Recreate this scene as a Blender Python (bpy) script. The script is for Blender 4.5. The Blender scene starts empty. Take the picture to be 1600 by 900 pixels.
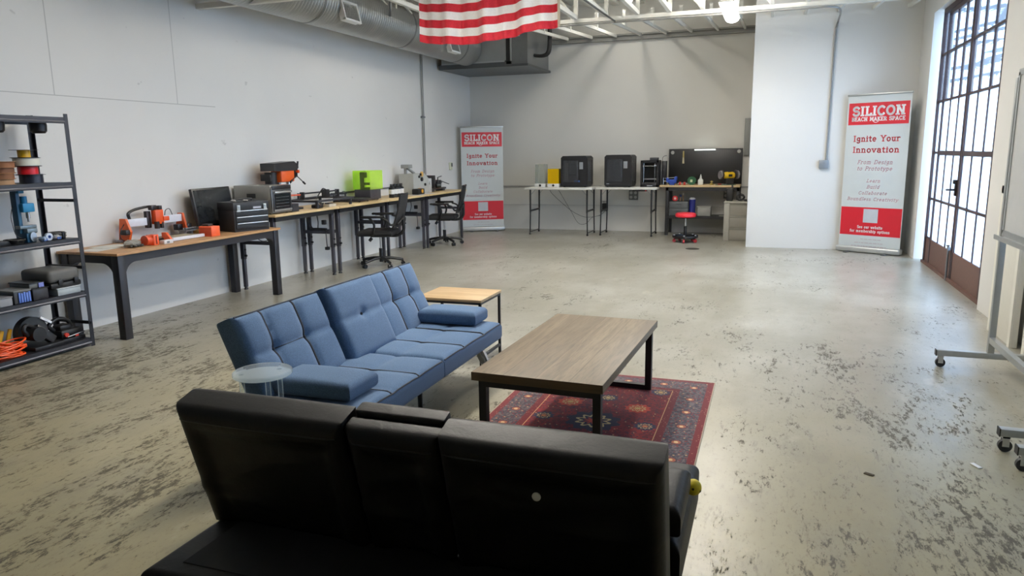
import bpy, bmesh, math, random
from mathutils import Vector, Matrix
random.seed(7)
SC = bpy.context.scene
COL = SC.collection
PI = math.pi
R = math.radians

# ------------------------------------------------------------------ camera, sky, light, exposure
EYE = Vector((0.0, 0.0, 1.55))
yaw, pitch, roll = R(19.528), R(10.592), R(-0.786)
fwd = Vector((-math.sin(yaw) * math.cos(pitch), math.cos(yaw) * math.cos(pitch), -math.sin(pitch)))
rgt = Vector((math.cos(yaw), math.sin(yaw), 0))
upv = rgt.cross(fwd)
rg2 = rgt * math.cos(roll) + upv * math.sin(roll)
up2 = -rgt * math.sin(roll) + upv * math.cos(roll)
cd = bpy.data.cameras.new('camera')
cam = bpy.data.objects.new('camera', cd)
COL.objects.link(cam)
cd.sensor_width = 36.0
cd.lens = 1140.0 / 1600.0 * 36.0
cd.clip_start, cd.clip_end = 0.05, 200
m3 = Matrix((rg2, up2, -fwd)).transposed()
cam.matrix_world = Matrix.Translation(EYE) @ m3.to_4x4()
SC.camera = cam

SKY = 5.6
LAMP_W = 32.0
LAMP_UP = 90.0
W = bpy.data.worlds.new('sky')
SC.world = W
W.use_nodes = True
bg = W.node_tree.nodes['Background']
bg.inputs[0].default_value = (0.47, 0.69, 1.0, 1)
bg.inputs[1].default_value = SKY
SC.view_settings.view_transform = 'Standard'
SC.view_settings.look = 'None'
SC.view_settings.exposure = 0.4
SC.view_settings.gamma = 1.0
SC.view_settings.use_curve_mapping = False
SC.cycles.use_denoising = True
SC.cycles.max_bounces = 10
SC.cycles.diffuse_bounces = 6
SC.cycles.transparent_max_bounces = 12
SC.cycles.caustics_reflective = False
SC.cycles.caustics_refractive = False
SC.cycles.sample_clamp_indirect = 6.0

def portal(name, loc, size, rot):
    l = bpy.data.lights.new(name, 'AREA')
    l.shape = 'RECTANGLE'
    l.size, l.size_y = size
    l.cycles.is_portal = True
    o = bpy.data.objects.new(name, l)
    COL.objects.link(o)
    o.location = loc
    o.rotation_euler = rot
portal('door_portal', (2.16, 9.55, 1.7), (3.2, 3.4), (0, R(90), 0))

portal('added_window_portal', (2.16, 4.75, 2.1), (2.0, 4.2), (0, R(90), 0))  # portal of the added, unseen side window

# ------------------------------------------------------------------ materials
def lin(c):
    return tuple((v / 12.92 if v <= 0.04045 else ((v + 0.055) / 1.055) ** 2.4) for v in c)
def rgb(r, g, b):
    return lin((r / 255, g / 255, b / 255)) + (1.0,)
class NT:
    def __init__(s, name):
        s.m = bpy.data.materials.new(name)
        s.m.use_nodes = True
        s.t = s.m.node_tree
        s.b = s.t.nodes['Principled BSDF']
        s.out = s.t.nodes['Material Output']
        s._c = None
    def co(s):
        if s._c is None:
            s._c = s.t.nodes.new('ShaderNodeTexCoord').outputs['Object']
        return s._c
    def lk(s, v, sock):
        if isinstance(v, bpy.types.NodeSocket):
            s.t.links.new(v, sock)
        elif isinstance(v, (tuple, list)):
            sock.default_value = tuple(v)
        else:
            sock.default_value = v
    def math(s, op, a, b=0.0, c=0.0, clamp=False):
        n = s.t.nodes.new('ShaderNodeMath')
        n.operation = op
        n.use_clamp = clamp
        s.lk(a, n.inputs[0]); s.lk(b, n.inputs[1]); s.lk(c, n.inputs[2])
        return n.outputs[0]
    def mix(s, f, a, b, mode='MIX'):
        n = s.t.nodes.new('ShaderNodeMix')
        n.data_type = 'RGBA'
        n.blend_type = mode
        s.lk(f, n.inputs[0]); s.lk(a, n.inputs[6]); s.lk(b, n.inputs[7])
        return n.outputs[2]
    def scale(s, v, sc, off=(0, 0, 0)):
        n = s.t.nodes.new('ShaderNodeMapping')
        s.lk(v, n.inputs[0])
        n.inputs['Scale'].default_value = sc
        n.inputs['Location'].default_value = off
        return n.outputs[0]
    def noise(s, v, scale, detail=4, rough=0.6, dist=0.0):
        n = s.t.nodes.new('ShaderNodeTexNoise')
        s.lk(v, n.inputs['Vector'])
        n.inputs['Scale'].default_value = scale
        n.inputs['Detail'].default_value = detail
        n.inputs['Roughness'].default_value = rough
        n.inputs['Distortion'].default_value = dist
        return n.outputs[0]
    def voro(s, v, scale, feature='F1', out=0):
        n = s.t.nodes.new('ShaderNodeTexVoronoi')
        n.feature = feature
        s.lk(v, n.inputs['Vector'])
        n.inputs['Scale'].default_value = scale
        return n.outputs[out]
    def wave(s, v, scale, dist=0.0):
        n = s.t.nodes.new('ShaderNodeTexWave')
        s.lk(v, n.inputs['Vector'])
        n.inputs['Scale'].default_value = scale
        n.inputs['Distortion'].default_value = dist
        return n.outputs[1]
    def ramp(s, v, lo, hi):
        n = s.t.nodes.new('ShaderNodeMapRange')
        n.interpolation_type = 'SMOOTHSTEP'
        s.lk(v, n.inputs[0])
        n.inputs[1].default_value = lo
        n.inputs[2].default_value = hi
        return n.outputs[0]
    def sep(s, v):
        n = s.t.nodes.new('ShaderNodeSeparateXYZ')
        s.lk(v, n.inputs[0])
        return n.outputs
    def bump(s, h, strength=0.2, dist=0.01):
        n = s.t.nodes.new('ShaderNodeBump')
        n.inputs['Strength'].default_value = strength
        n.inputs['Distance'].default_value = dist
        s.lk(h, n.inputs['Height'])
        s.t.links.new(n.outputs[0], s.b.inputs['Normal'])
    def set(s, col=None, rough=None, metal=None, **k):
        if col is not None: s.lk(col, s.b.inputs['Base Color'])
        if rough is not None: s.lk(rough, s.b.inputs['Roughness'])
        if metal is not None: s.lk(metal, s.b.inputs['Metallic'])
        for a, v in k.items():
            s.lk(v, s.b.inputs[a.replace('_', ' ')])
        return s.m
_mc = {}
def M(r, g, b, rough=0.5, metal=0.0, var=0.06, sc=14):
    """plain paint / plastic / metal with a slight procedural tone variation"""
    key = (r, g, b, rough, metal, var, sc)
    if key in _mc:
        return _mc[key]
    n = NT('paint_%d_%d_%d' % (r, g, b))
    c = rgb(r, g, b)
    d = tuple(max(0, v * (1 - 2 * var)) for v in c[:3]) + (1,)
    e = tuple(min(1, v * (1 + var)) for v in c[:3]) + (1,)
    f = n.noise(n.co(), sc, 3)
    n.set(n.mix(f, d, e), n.math('ADD', rough - 0.04, n.math('MULTIPLY', f, 0.08)), metal)
    _mc[key] = n.m
    return n.m
def clear(name, r, g, b, alpha, rough=0.08):
    """thin see-through sheet (acrylic, window glass)"""
    n = NT(name)
    tr = n.t.nodes.new('ShaderNodeBsdfTransparent')
    tr.inputs[0].default_value = rgb(r, g, b)
    n.set(rgb(r, g, b), rough)
    mx = n.t.nodes.new('ShaderNodeMixShader')
    lw = n.t.nodes.new('ShaderNodeLayerWeight')
    lw.inputs[0].default_value = 0.35
    n.t.links.new(n.math('ADD', alpha, n.math('MULTIPLY', lw.outputs[0], 0.35), clamp=True), mx.inputs[0])
    n.t.links.new(tr.outputs[0], mx.inputs[1])
    n.t.links.new(n.b.outputs[0], mx.inputs[2])
    n.t.links.new(mx.outputs[0], n.out.inputs[0])
    return n.m
def emit(name, r, g, b, s):
    n = NT(name)
    n.set(rgb(r, g, b), 0.4, Emission_Color=rgb(r, g, b), Emission_Strength=s)
    return n.m

BLACK = M(22, 22, 24, 0.45)
BLACKM = M(26, 26, 29, 0.5, 0.0)
DKGREY = M(44, 45, 48, 0.5)
STEEL = M(150, 152, 155, 0.32, 0.9)
CHROME = M(205, 205, 208, 0.15, 1.0)
WHITE = M(226, 226, 222, 0.55, 0, 0.02)
TRUSSW = M(214, 213, 206, 0.55, 0, 0.04)
ORANGE = M(232, 88, 32, 0.45)
RED = M(205, 28, 40, 0.4)
GREYP = M(128, 130, 130, 0.5)
FRAME = M(34, 34, 40, 0.42)

def mk_floor():
    n = NT('worn_concrete')
    c = n.co()
    x, y, z = n.sep(c)
    st = n.scale(c, (1.0, 0.42, 1.0))
    base = n.mix(n.ramp(n.noise(c, 0.7, 4), 0.35, 0.7), rgb(148, 145, 132), rgb(172, 170, 160))
    near_warm = n.math('MULTIPLY', n.ramp(n.math('ADD', y, n.math('MULTIPLY', n.noise(c, 0.5, 3), 3.0)), 7.5, 3.5), 0.75)
    base = n.mix(near_warm, base, rgb(158, 148, 108))  # olive towards the camera: warm light there put into the base colour
    base = n.mix(n.math('MULTIPLY', n.ramp(n.noise(st, 3.5, 5, 0.65), 0.42, 0.72), 0.5), base, rgb(132, 127, 110))
    # dark wear where the coating has gone: loose fields of fine, broken streaks
    sw = n.noise(n.scale(c, (1.0, 0.6, 1.0), (3.1, 1.7, 0)), 0.9, 4, 0.6)
    mid = n.noise(n.scale(c, (1.0, 0.42, 1.0), (5, 2, 0)), 5.0, 4, 0.6, 0.4)
    fine = n.noise(n.scale(c, (1.0, 0.34, 1.0), (9, 4, 0)), 30.0, 10, 0.82, 0.2)
    near = n.math('ADD', n.math('MULTIPLY', n.ramp(y, 8.5, 2.0), 0.15), n.math('MULTIPLY', n.ramp(x, -1.5, -4.5), n.math('MULTIPLY', n.ramp(y, 8.5, 4.0), 0.10)))
    s = n.math('ADD', n.math('MULTIPLY', n.math('SUBTRACT', sw, 0.5), 0.85), n.math('MULTIPLY', n.math('SUBTRACT', fine, 0.5), 2.3))
    s = n.math('ADD', n.math('ADD', s, n.math('MULTIPLY', n.math('SUBTRACT', mid, 0.5), 0.95)), near)
    worn = n.ramp(s, 0.24, 0.40)
    scuff = n.ramp(n.noise(n.scale(c, (1.0, 0.22, 1.0), (1, 7, 0)), 16, 9, 0.78, 0.2), 0.56, 0.66)
    scuff = n.math('MULTIPLY', scuff, n.ramp(n.math('ADD', mid, n.math('MULTIPLY', near, 0.8)), 0.40, 0.58))
    col = n.mix(n.math('MULTIPLY', worn, 0.86), n.mix(n.math('MULTIPLY', scuff, 0.5), base, rgb(84, 78, 64)), rgb(60, 54, 42))
    sp = n.ramp(n.noise(n.scale(c, (1, 0.45, 1)), 48, 5, 0.8), 0.54, 0.68)
    col = n.mix(n.math('MULTIPLY', sp, 0.35), col, rgb(92, 84, 68))
    pale = n.ramp(n.noise(n.scale(c, (1.4, 0.7, 1), (2, 8, 0)), 1.6, 7, 0.7), 0.58, 0.72)
    col = n.mix(n.math('MULTIPLY', pale, 0.35), col, rgb(204, 199, 182))
    rough = n.math('ADD', 0.25, n.math('MULTIPLY', worn, 0.35))
    rough = n.math('ADD', rough, n.math('MULTIPLY', n.noise(st, 3, 5), 0.12))
    n.set(col, rough, Specular_IOR_Level=0.5)
    n.bump(n.math('ADD', n.math('MULTIPLY', worn, -0.5), n.math('MULTIPLY', fine, 0.25)), 0.22, 0.004)
    return n.m

def mk_wall(name, r, g, b, seams=None):
    n = NT(name)
    c = n.co()
    col = n.mix(n.noise(c, 0.8, 3), rgb(r - 8, g - 8, b - 7), rgb(r + 4, g + 4, b + 4))
    if seams == 'left':
        x, y, z = n.sep(c)
        def line(a, pos, w):
            return n.math('LESS_THAN', n.math('ABSOLUTE', n.math('SUBTRACT', a, pos)), w)
        f = n.math('MULTIPLY', line(z, 2.08, 0.004), n.math('LESS_THAN', y, 6.75))
        up = n.math('GREATER_THAN', z, 2.08)
        f = n.math('MAXIMUM', f, n.math('MULTIPLY', line(y, 4.80, 0.005), up))
        f = n.math('MAXIMUM', f, n.math('MULTIPLY', line(y, 6.20, 0.005), up))
        col = n.mix(n.math('MULTIPLY', f, 0.4), col, rgb(95, 95, 92))
        sp = n.ramp(n.noise(n.scale(c, (1, 1, 1.5)), 9, 2), 0.72, 0.78)
        col = n.mix(n.math('MULTIPLY', sp, 0.25), col, rgb(120, 118, 112))
    n.set(col, 0.62)
    n.bump(n.noise(c, 22, 4), 0.12, 0.01)
    return n.m

def mk_wood(name, c1, c2, c3, axis='y', rough=0.45, planks=0.0):
    n = NT(name)
    c = n.co()
    st = (9, 0.8, 9) if axis == 'y' else (0.8, 9, 9)
    g = n.noise(n.scale(c, st), 1.6, 6, 0.62, 0.8)
    g2 = n.noise(n.scale(c, tuple(v * 4 for v in st)), 2.2, 4)
    col = n.mix(n.ramp(g, 0.32, 0.68), rgb(*c1), rgb(*c2))
    col = n.mix(n.math('MULTIPLY', n.ramp(g2, 0.45, 0.7), 0.5), col, rgb(*c3))
    if planks:
        x, y, z = n.sep(c)
        a = x if axis == 'y' else y
        idx = n.math('FLOOR', n.math('DIVIDE', a, planks))
        fr = n.math('FRACT', n.math('DIVIDE', a, planks))
        rnd = n.math('FRACT', n.math('MULTIPLY', n.math('SINE', n.math('MULTIPLY', idx, 12.9)), 437.5))
        col = n.mix(n.math('MULTIPLY', rnd, 0.55), col, rgb(*c3))
        col = n.mix(n.math('MULTIPLY', n.math('LESS_THAN', fr, 0.03), 0.5), col, rgb(70, 52, 34))
    n.set(col, rough)
    n.bump(g2, 0.08, 0.002)
    return n.m

def mk_fabric(name, a, b, scale=260, rough=0.9):
    n = NT(name)
    c = n.co()
    f = n.noise(n.scale(c, (1, 1, 1)), scale, 2, 0.7)
    g = n.noise(c, 7, 3)
    col = n.mix(n.ramp(f, 0.3, 0.7), rgb(*a), rgb(*b))
    col = n.mix(n.math('MULTIPLY', g, 0.3), col, rgb(*a))
    n.set(col, rough, Sheen_Weight=0.15)
    n.bump(f, 0.25, 0.002)
    return n.m
BLUEF = mk_fabric('blue_linen', (58, 84, 112), (86, 114, 148))
BLUEP = mk_fabric('dark_blue_piping', (10, 13, 22), (16, 20, 32))
def mk_leather():
    n = NT('black_leather')
    c = n.co()
    f = n.noise(c, 120, 3, 0.6)
    w = n.noise(c, 6, 3, 0.6, 1.0)
    n.set(n.mix(f, rgb(10, 10, 10), rgb(16, 16, 16)), n.math('ADD', 0.42, n.math('MULTIPLY', w, 0.12)), Specular_IOR_Level=0.28)
    n.bump(n.math('ADD', n.math('MULTIPLY', f, 0.3), n.math('MULTIPLY', w, 1.5)), 0.25, 0.006)
    return n.m
LEATHER = mk_leather()
BENCHW = mk_wood('bamboo_bench_top', (206, 176, 128), (222, 196, 150), (186, 152, 104), 'y', 0.4)
DESKW = mk_wood('oak_desk_top', (176, 134, 92), (196, 154, 110), (158, 116, 76), 'y', 0.45)
COFFEEW = mk_wood('grey_brown_oak', (108, 94, 76), (138, 122, 99), (80, 69, 56), 'y', 0.48, 0.17)
COFFEEE = mk_wood('brown_oak_edge', (92, 74, 50), (110, 90, 62), (78, 62, 42), 'x', 0.45)
SIDEW = mk_wood('pale_slat_wood', (186, 158, 118), (200, 174, 134), (164, 132, 94), 'x', 0.45, 0.07)
BACKW = mk_wood('beech_bench_top', (206, 178, 136), (220, 194, 152), (188, 158, 114), 'x', 0.45)
def mk_galv():
    n = NT('galvanised_steel')
    c = n.co()
    v = n.voro(n.scale(c, (1, 1, 1)), 26, 'F1', 1)
    f = n.noise(c, 3, 4)
    x, y, z = n.sep(c)
    ridge = n.math('SINE', n.math('MULTIPLY', n.math('ADD', y, n.math('MULTIPLY', n.math('SUBTRACT', x, z), 0.09)), 58))
    r2 = n.math('POWER', n.math('ABSOLUTE', ridge), 14)
    n.set(n.mix(f, rgb(138, 140, 138), rgb(186, 188, 186)), n.math('ADD', 0.26, n.math('MULTIPLY', f, 0.16)), 0.75)
    n.bump(r2, 0.5, 0.012)
    return n.m
GALV = mk_galv()
SHEETM = M(168, 170, 168, 0.36, 0.45, 0.08, 4)

# ------------------------------------------------------------------ mesh helpers
class MB:
    def __init__(s):
        s.bm = bmesh.new()
        s.mi = 0
    def _merge(s, b, mat=None):
        if mat is not None:
            bmesh.ops.transform(b, matrix=mat, verts=b.verts)
        vm = {}
        for v in b.verts:
            vm[v.index] = s.bm.verts.new(v.co)
        for f in b.faces:
            try:
                nf = s.bm.faces.new([vm[v.index] for v in f.verts])
                nf.material_index = s.mi
                nf.smooth = True
            except ValueError:
                pass
        b.free()
        return s
    def box(s, x0, x1, y0, y1, z0, z1, bev=0.0, seg=2):
        return s.obox(((x0 + x1) / 2, (y0 + y1) / 2, (z0 + z1) / 2), (abs(x1 - x0), abs(y1 - y0), abs(z1 - z0)), None, bev, seg)
    def obox(s, c, size, rot=None, bev=0.0, seg=2):
        b = bmesh.new()
        bmesh.ops.create_cube(b, size=1.0)
        bmesh.ops.scale(b, vec=size, verts=b.verts)
        if bev > 0:
            bmesh.ops.bevel(b, geom=list(b.edges), offset=min(bev, min(size) * 0.49), segments=seg, profile=0.5, affect='EDGES')
        b.verts.index_update()
        mt = Matrix.Translation(Vector(c))
        if rot is not None:
            mt = mt @ rot.to_4x4()
        return s._merge(b, mt)
    def bar(s, p, q, w, h, bev=0.0):
        p, q = Vector(p), Vector(q)
        d = q - p
        if d.length < 1e-6: return s
        return s.obox((p + q) / 2, (w, h, d.length), s._rot(d), bev)
    @staticmethod
    def _rot(d):
        d = d.normalized()
        a = Vector((0, 1, 0)) if abs(d.y) < 0.95 else Vector((1, 0, 0))
        x = a.cross(d).normalized()
        y = d.cross(x)
        return Matrix((x, y, d)).transposed()
    def cyl(s, p, q, r, seg=16, r2=None):
        p, q = Vector(p), Vector(q)
        d = q - p
        b = bmesh.new()
        bmesh.ops.create_cone(b, cap_ends=True, segments=seg, radius1=r, radius2=r if r2 is None else r2, depth=d.length)
        b.verts.index_update()
        return s._merge(b, Matrix.Translation((p + q) / 2) @ s._rot(d).to_4x4())
    def tube(s, pts, r, seg=8, closed=False):
        pts = [Vector(p) for p in pts]
        n = len(pts)
        rings = []
        t0 = None
        for i, p in enumerate(pts):
            if closed:
                t = pts[(i + 1) % n] - pts[i - 1]
            else:
                t = pts[min(i + 1, n - 1)] - pts[max(i - 1, 0)]
            t.normalize()
            if t0 is None:
                a = Vector((0, 0, 1)) if abs(t.z) < 0.9 else Vector((1, 0, 0))
                x = a.cross(t).normalized()
            else:
                x = (x - t * x.dot(t))
                x = x.normalized() if x.length > 1e-6 else Vector((1, 0, 0)).cross(t).normalized()
            t0 = t
            y = t.cross(x)
            rings.append([s.bm.verts.new(p + (x * math.cos(2 * PI * k / seg) + y * math.sin(2 * PI * k / seg)) * r) for k in range(seg)])
        m = n if closed else n - 1
        for i in range(m):
            a, b = rings[i], rings[(i + 1) % n]
            for k in range(seg):
                f = s.bm.faces.new((a[k], a[(k + 1) % seg], b[(k + 1) % seg], b[k]))
                f.material_index = s.mi
                f.smooth = True
        if not closed:
            for rr in (rings[0][::-1], rings[-1]):
                f = s.bm.faces.new(rr)
                f.material_index = s.mi
        return s
    def lathe(s, prof, c=(0, 0, 0), axis='z', seg=24):
        c = Vector(c)
        def pt(r, h, a):
            u, v = r * math.cos(a), r * math.sin(a)
            return c + (Vector((u, v, h)) if axis == 'z' else Vector((h, u, v)) if axis == 'x' else Vector((v, h, u)))
        rings = []
        for r, h in prof:
            if r < 1e-6:
                rings.append([s.bm.verts.new(pt(0, h, 0))])
            else:
                rings.append([s.bm.verts.new(pt(r, h, 2 * PI * k / seg)) for k in range(seg)])
        for a, b in zip(rings, rings[1:]):
            for k in range(seg):
                k2 = (k + 1) % seg
                if len(a) == 1 and len(b) == 1: continue
                if len(a) == 1: vs = (a[0], b[k2], b[k])
                elif len(b) == 1: vs = (a[k], a[k2], b[0])
                else: vs = (a[k], a[k2], b[k2], b[k])
                f = s.bm.faces.new(vs)
                f.material_index = s.mi
                f.smooth = True
        return s
    def prism(s, poly, plane, lo, hi):
        def P3(u, v, w):
            return {'xy': (u, v, w), 'xz': (u, w, v), 'yz': (w, u, v)}[plane]
        a = [s.bm.verts.new(P3(u, v, lo)) for u, v in poly]
        b = [s.bm.verts.new(P3(u, v, hi)) for u, v in poly]
        fs = [s.bm.faces.new(a[::-1]), s.bm.faces.new(b)]
        n = len(poly)
        for i in range(n):
            fs.append(s.bm.faces.new((a[i], a[(i + 1) % n], b[(i + 1) % n], b[i])))
        for f in fs:
            f.material_index = s.mi
            f.smooth = True
        return s
    def ball(s, c, r, sc=(1, 1, 1), u=16, v=10):
        b = bmesh.new()
        bmesh.ops.create_uvsphere(b, u_segments=u, v_segments=v, radius=r)
        b.verts.index_update()
        return s._merge(b, Matrix.Translation(Vector(c)) @ Matrix.Diagonal((*sc, 1)))
    def quad(s, *p):
        f = s.bm.faces.new([s.bm.verts.new(Vector(q)) for q in p])
        f.material_index = s.mi
        return s
    def rot(s, mat, c):
        bmesh.ops.rotate(s.bm, cent=Vector(c), matrix=mat, verts=s.bm.verts)
        return s
    def mesh(s, name, mats, off=(0, 0, 0), ang=35):
        bmesh.ops.recalc_face_normals(s.bm, faces=s.bm.faces)
        me = bpy.data.meshes.new(name)
        if Vector(off).length > 0:
            bmesh.ops.translate(s.bm, vec=-Vector(off), verts=s.bm.verts)
        s.bm.to_mesh(me)
        s.bm.free()
        for m in (mats if isinstance(mats, (list, tuple)) else [mats]):
            me.materials.append(m)
        me.set_sharp_from_angle(angle=R(ang))
        return me

BASE = {}
def tag(o, label, cat, group=None):
    o['label'] = label
    o['category'] = cat
    if group: o['group'] = group
    return o
def thing(name, label, cat, loc=(0, 0, 0), group=None):
    o = bpy.data.objects.new(name, None)
    o.empty_display_size = 0.1
    COL.objects.link(o)
    o.location = loc
    BASE[o] = Vector(loc)
    return tag(o, label, cat, group)
def islands(mb):
    mb.bm.verts.index_update()
    seen, out = set(), []
    for v in mb.bm.verts:
        if v in seen: continue
        st, comp = [v], set()
        seen.add(v)
        while st:
            a = st.pop()
            comp.add(a)
            for e in a.link_edges:
                b = e.other_vert(a)
                if b not in seen:
                    seen.add(b)
                    st.append(b)
        n = MB()
        vm = {a: n.bm.verts.new(a.co) for a in comp}
        for f in {f for a in comp for f in a.link_faces}:
            g = n.bm.faces.new([vm[a] for a in f.verts])
            g.smooth, g.material_index = f.smooth, f.material_index
        out.append(n)
    mb.bm.free()
    return out
def parts(name, mb, mats, parent, label=None, ang=35):
    """each separate piece of the shape becomes a part of its own"""
    return [part(name, m_, mats, parent, label, ang) for m_ in islands(mb)]
def part(name, mb, mats, parent, label=None, ang=35):
    off = BASE[parent]
    o = bpy.data.objects.new(name, mb.mesh(name, mats, off, ang))
    COL.objects.link(o)
    o.parent = parent
    BASE[o] = off
    if label: o['label'] = label
    return o
def solo(name, mb, mats, label, cat, loc=(0, 0, 0), group=None, ang=35):
    o = bpy.data.objects.new(name, mb.mesh(name, mats, loc, ang))
    COL.objects.link(o)
    o.location = loc
    BASE[o] = Vector(loc)
    return tag(o, label, cat, group)
def struct(name, mb, mats, ang=35):
    o = bpy.data.objects.new(name, mb.mesh(name, mats, (0, 0, 0), ang))
    COL.objects.link(o)
    o['kind'] = 'structure'
    BASE[o] = Vector((0, 0, 0))
    return o
def structroot(name):
    o = bpy.data.objects.new(name, None)
    COL.objects.link(o)
    o['kind'] = 'structure'
    BASE[o] = Vector((0, 0, 0))
    return o
def dup(root, loc=None, rz=None, label=None, group=None):
    r = root.copy()
    COL.objects.link(r)
    if loc is not None: r.location = loc
    if rz is not None: r.rotation_euler = (0, 0, rz)
    if label: r['label'] = label
    if group: r['group'] = group
    for ch in list(root.children):
        c = ch.copy()
        COL.objects.link(c)
        c.parent = r
        for g in list(ch.children):
            d = g.copy()
            COL.objects.link(d)
            d.parent = c
    return r
def arc(cx, cy, rx, ry, a0, a1, n=8):
    return [(cx + rx * math.cos(R(a0 + (a1 - a0) * i / n)), cy + ry * math.sin(R(a0 + (a1 - a0) * i / n))) for i in range(n + 1)]
def smooth_pts(pts, n=6):
    """Catmull-Rom through the points"""
    P = [Vector(p) for p in pts]
    P = [P[0] * 2 - P[1]] + P + [P[-1] * 2 - P[-2]]
    out = []
    for i in range(1, len(P) - 2):
        for k in range(n):
            t = k / n
            a, b, c, d = P[i - 1:i + 3]
            out.append(0.5 * ((2 * b) + (c - a) * t + (2 * a - 5 * b + 4 * c - d) * t * t + (3 * b - a - 3 * c + d) * t ** 3))
    out.append(P[-2])
    return out
# ------------------------------------------------------------------ the room
XL, YB, XR, YC, XC = -5.85, 14.1, 1.92, 12.17, -0.345
FLOOR = mk_floor()
struct('floor', MB().box(XL - .2, XR + .25, -4.2, YB + .2, -0.1, 0), FLOOR)
WL = mk_wall('wall_paint_left', 226, 225, 221, 'left')
WB = mk_wall('wall_paint', 216, 215, 209)
struct('wall_left', MB().box(XL - .2, XL, -4.2, YB + .2, 0, 4.6), WL)
struct('wall_back', MB().box(XL, XC + .1, YB, YB + .2, 0, 4.6), WB)
struct('wall_front', MB().box(XL, XR + .25, -4.2, -4.0, 0, 4.6), WB)
# the boxed-in corner room: its face towards the camera and its side
struct('wall_partition', MB().box(XC, XR + .25, YC, YC + .15, 0, 4.6).box(XC, XC + .15, YC + .15, YB, 0, 4.6), mk_wall('wall_paint_partition', 220, 219, 215))
wr = MB()
wr.box(XR, XR + .25, 11.40, YC, 0, 4.6).box(XR, XR + .25, 7.95, 11.40, 3.27, 4.6)
wr.box(XR, XR + .25, -4.0, 2.6, 0, 4.6).box(XR, XR + .25, 2.6, 6.9, 0, 1.1).box(XR, XR + .25, 2.6, 6.9, 3.1, 4.6).box(XR, XR + .25, 6.9, 7.95, 0, 4.6)
struct('wall_right', wr, mk_wall('wall_paint_right', 220, 219, 215))
def zroof(y): return 3.72 + 0.052 * (y - 7)
ce = MB()
ce.prism([(-4.2, zroof(-4.2) + .3), (YB + .2, zroof(YB) + .16), (YB + .2, zroof(YB) + .26), (-4.2, zroof(-4.2) + .4)], 'yz', XL - .2, XR + .25)
struct('ceiling', ce, M(226, 226, 222, 0.7, 0, 0.03))
# chair rail and lower batten along the back wall
struct('trim_1', MB().box(XL, XC, YB - .025, YB, 0.845, 0.872), M(150, 150, 146, 0.5))
struct('trim_2', MB().box(XL, XC, YB - .012, YB, 0.485, 0.497), M(190, 190, 186, 0.5))
# ledger beam along the top of the back wall
led = MB()
led.box(XL, XC, YB - .09, YB, 3.55, 3.64).box(XL, XC, YB - .14, YB - .0, 3.625, 3.655)
b = struct('beam_back', led, M(132, 132, 128, 0.55))
# girder truss and the bottom chords that run back to the ledger
YT = 11.0
tr = structroot('truss_beam')
g = MB()
g.box(-5.6, XR, YT - .035, YT + .035, 3.40, 3.455)
part('chord', g, TRUSSW, tr)
g = MB().box(-5.6, XR, YT - .035, YT + .035, 4.0, 4.06)
part('chord', g, TRUSSW, tr)
xs = [-5.58 + 0.456 * i for i in range(17)]
for i, x in enumerate(xs):
    if x > XR - .05: break
    part('web_post', MB().box(x - .028, x + .028, YT - .02, YT + .02, 3.45, 4.0), TRUSSW, tr)
for i, x in enumerate(xs[:-1]):
    if x + .45 > XR: break
    part('web_diagonal', MB().bar((x, YT, 4.0), (x + .456, YT, 3.46), .03, .04), TRUSSW, tr)
for i, x in enumerate(xs):
    if x > XR - .05: continue
    yend = (12.40 if x < -4.05 else YB - .14) if x < XC - .03 else YC
    j = structroot('joist_beam')
    z0 = 3.43
    sl = 0.2 / (YB - YT)
    part('chord', MB().bar((x, YT, z0), (x, yend, z0 + sl * (yend - YT)), .05, .035), TRUSSW, j)
    part('chord', MB().bar((x, 7.2, z0 + .05), (x, YT, z0 + .05), .06, .05), TRUSSW, j)
    yy = YT + 1.35
    if yy < yend:
        part('hanger', MB().box(x - .025, x + .025, yy - .02, yy + .02, z0 + sl * 1.35, z0 + .35), TRUSSW, j)
    part('rafter', MB().bar((x, 7.0, zroof(7) + .10), (x, yend, zroof(yend) + .10), .05, .13), TRUSSW, j)
# nearer truss at the left wall
tr2 = structroot('truss_beam')
part('chord', MB().box(XL, XR, 6.58, 6.64, 3.08, 3.135), TRUSSW, tr2)
part('chord', MB().box(XL, XR, 6.58, 6.64, 3.66, 3.72), TRUSSW, tr2)
for i in range(8):
    x = -5.26 + i * .95
    part('web_post', MB().box(x - .035, x + .035, 6.59, 6.63, 3.13, 3.66), TRUSSW, tr2)
    part('web_diagonal', MB().bar((x, 6.61, 3.13), (x + .93, 6.61, 3.66), .035, .04), TRUSSW, tr2)
# lengthwise bracing over the duct
br = structroot('brace_beam')
part('chord', MB().bar((-5.02, 7.6, 3.40), (-5.02, YT, 3.42), .045, .05), TRUSSW, br)
part('chord', MB().bar((-5.02, 7.6, 3.72), (-5.02, YT, 3.74), .045, .05), TRUSSW, br)
for y in (8.0, 8.75, 9.5, 10.25):
    part('web_post', MB().bar((-5.02, y, 3.40), (-5.02, y, 3.73), .03, .03), TRUSSW, br)
    part('web_diagonal', MB().bar((-5.02, y, 3.72), (-5.02, y + .72, 3.42), .025, .025), TRUSSW, br)

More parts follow.
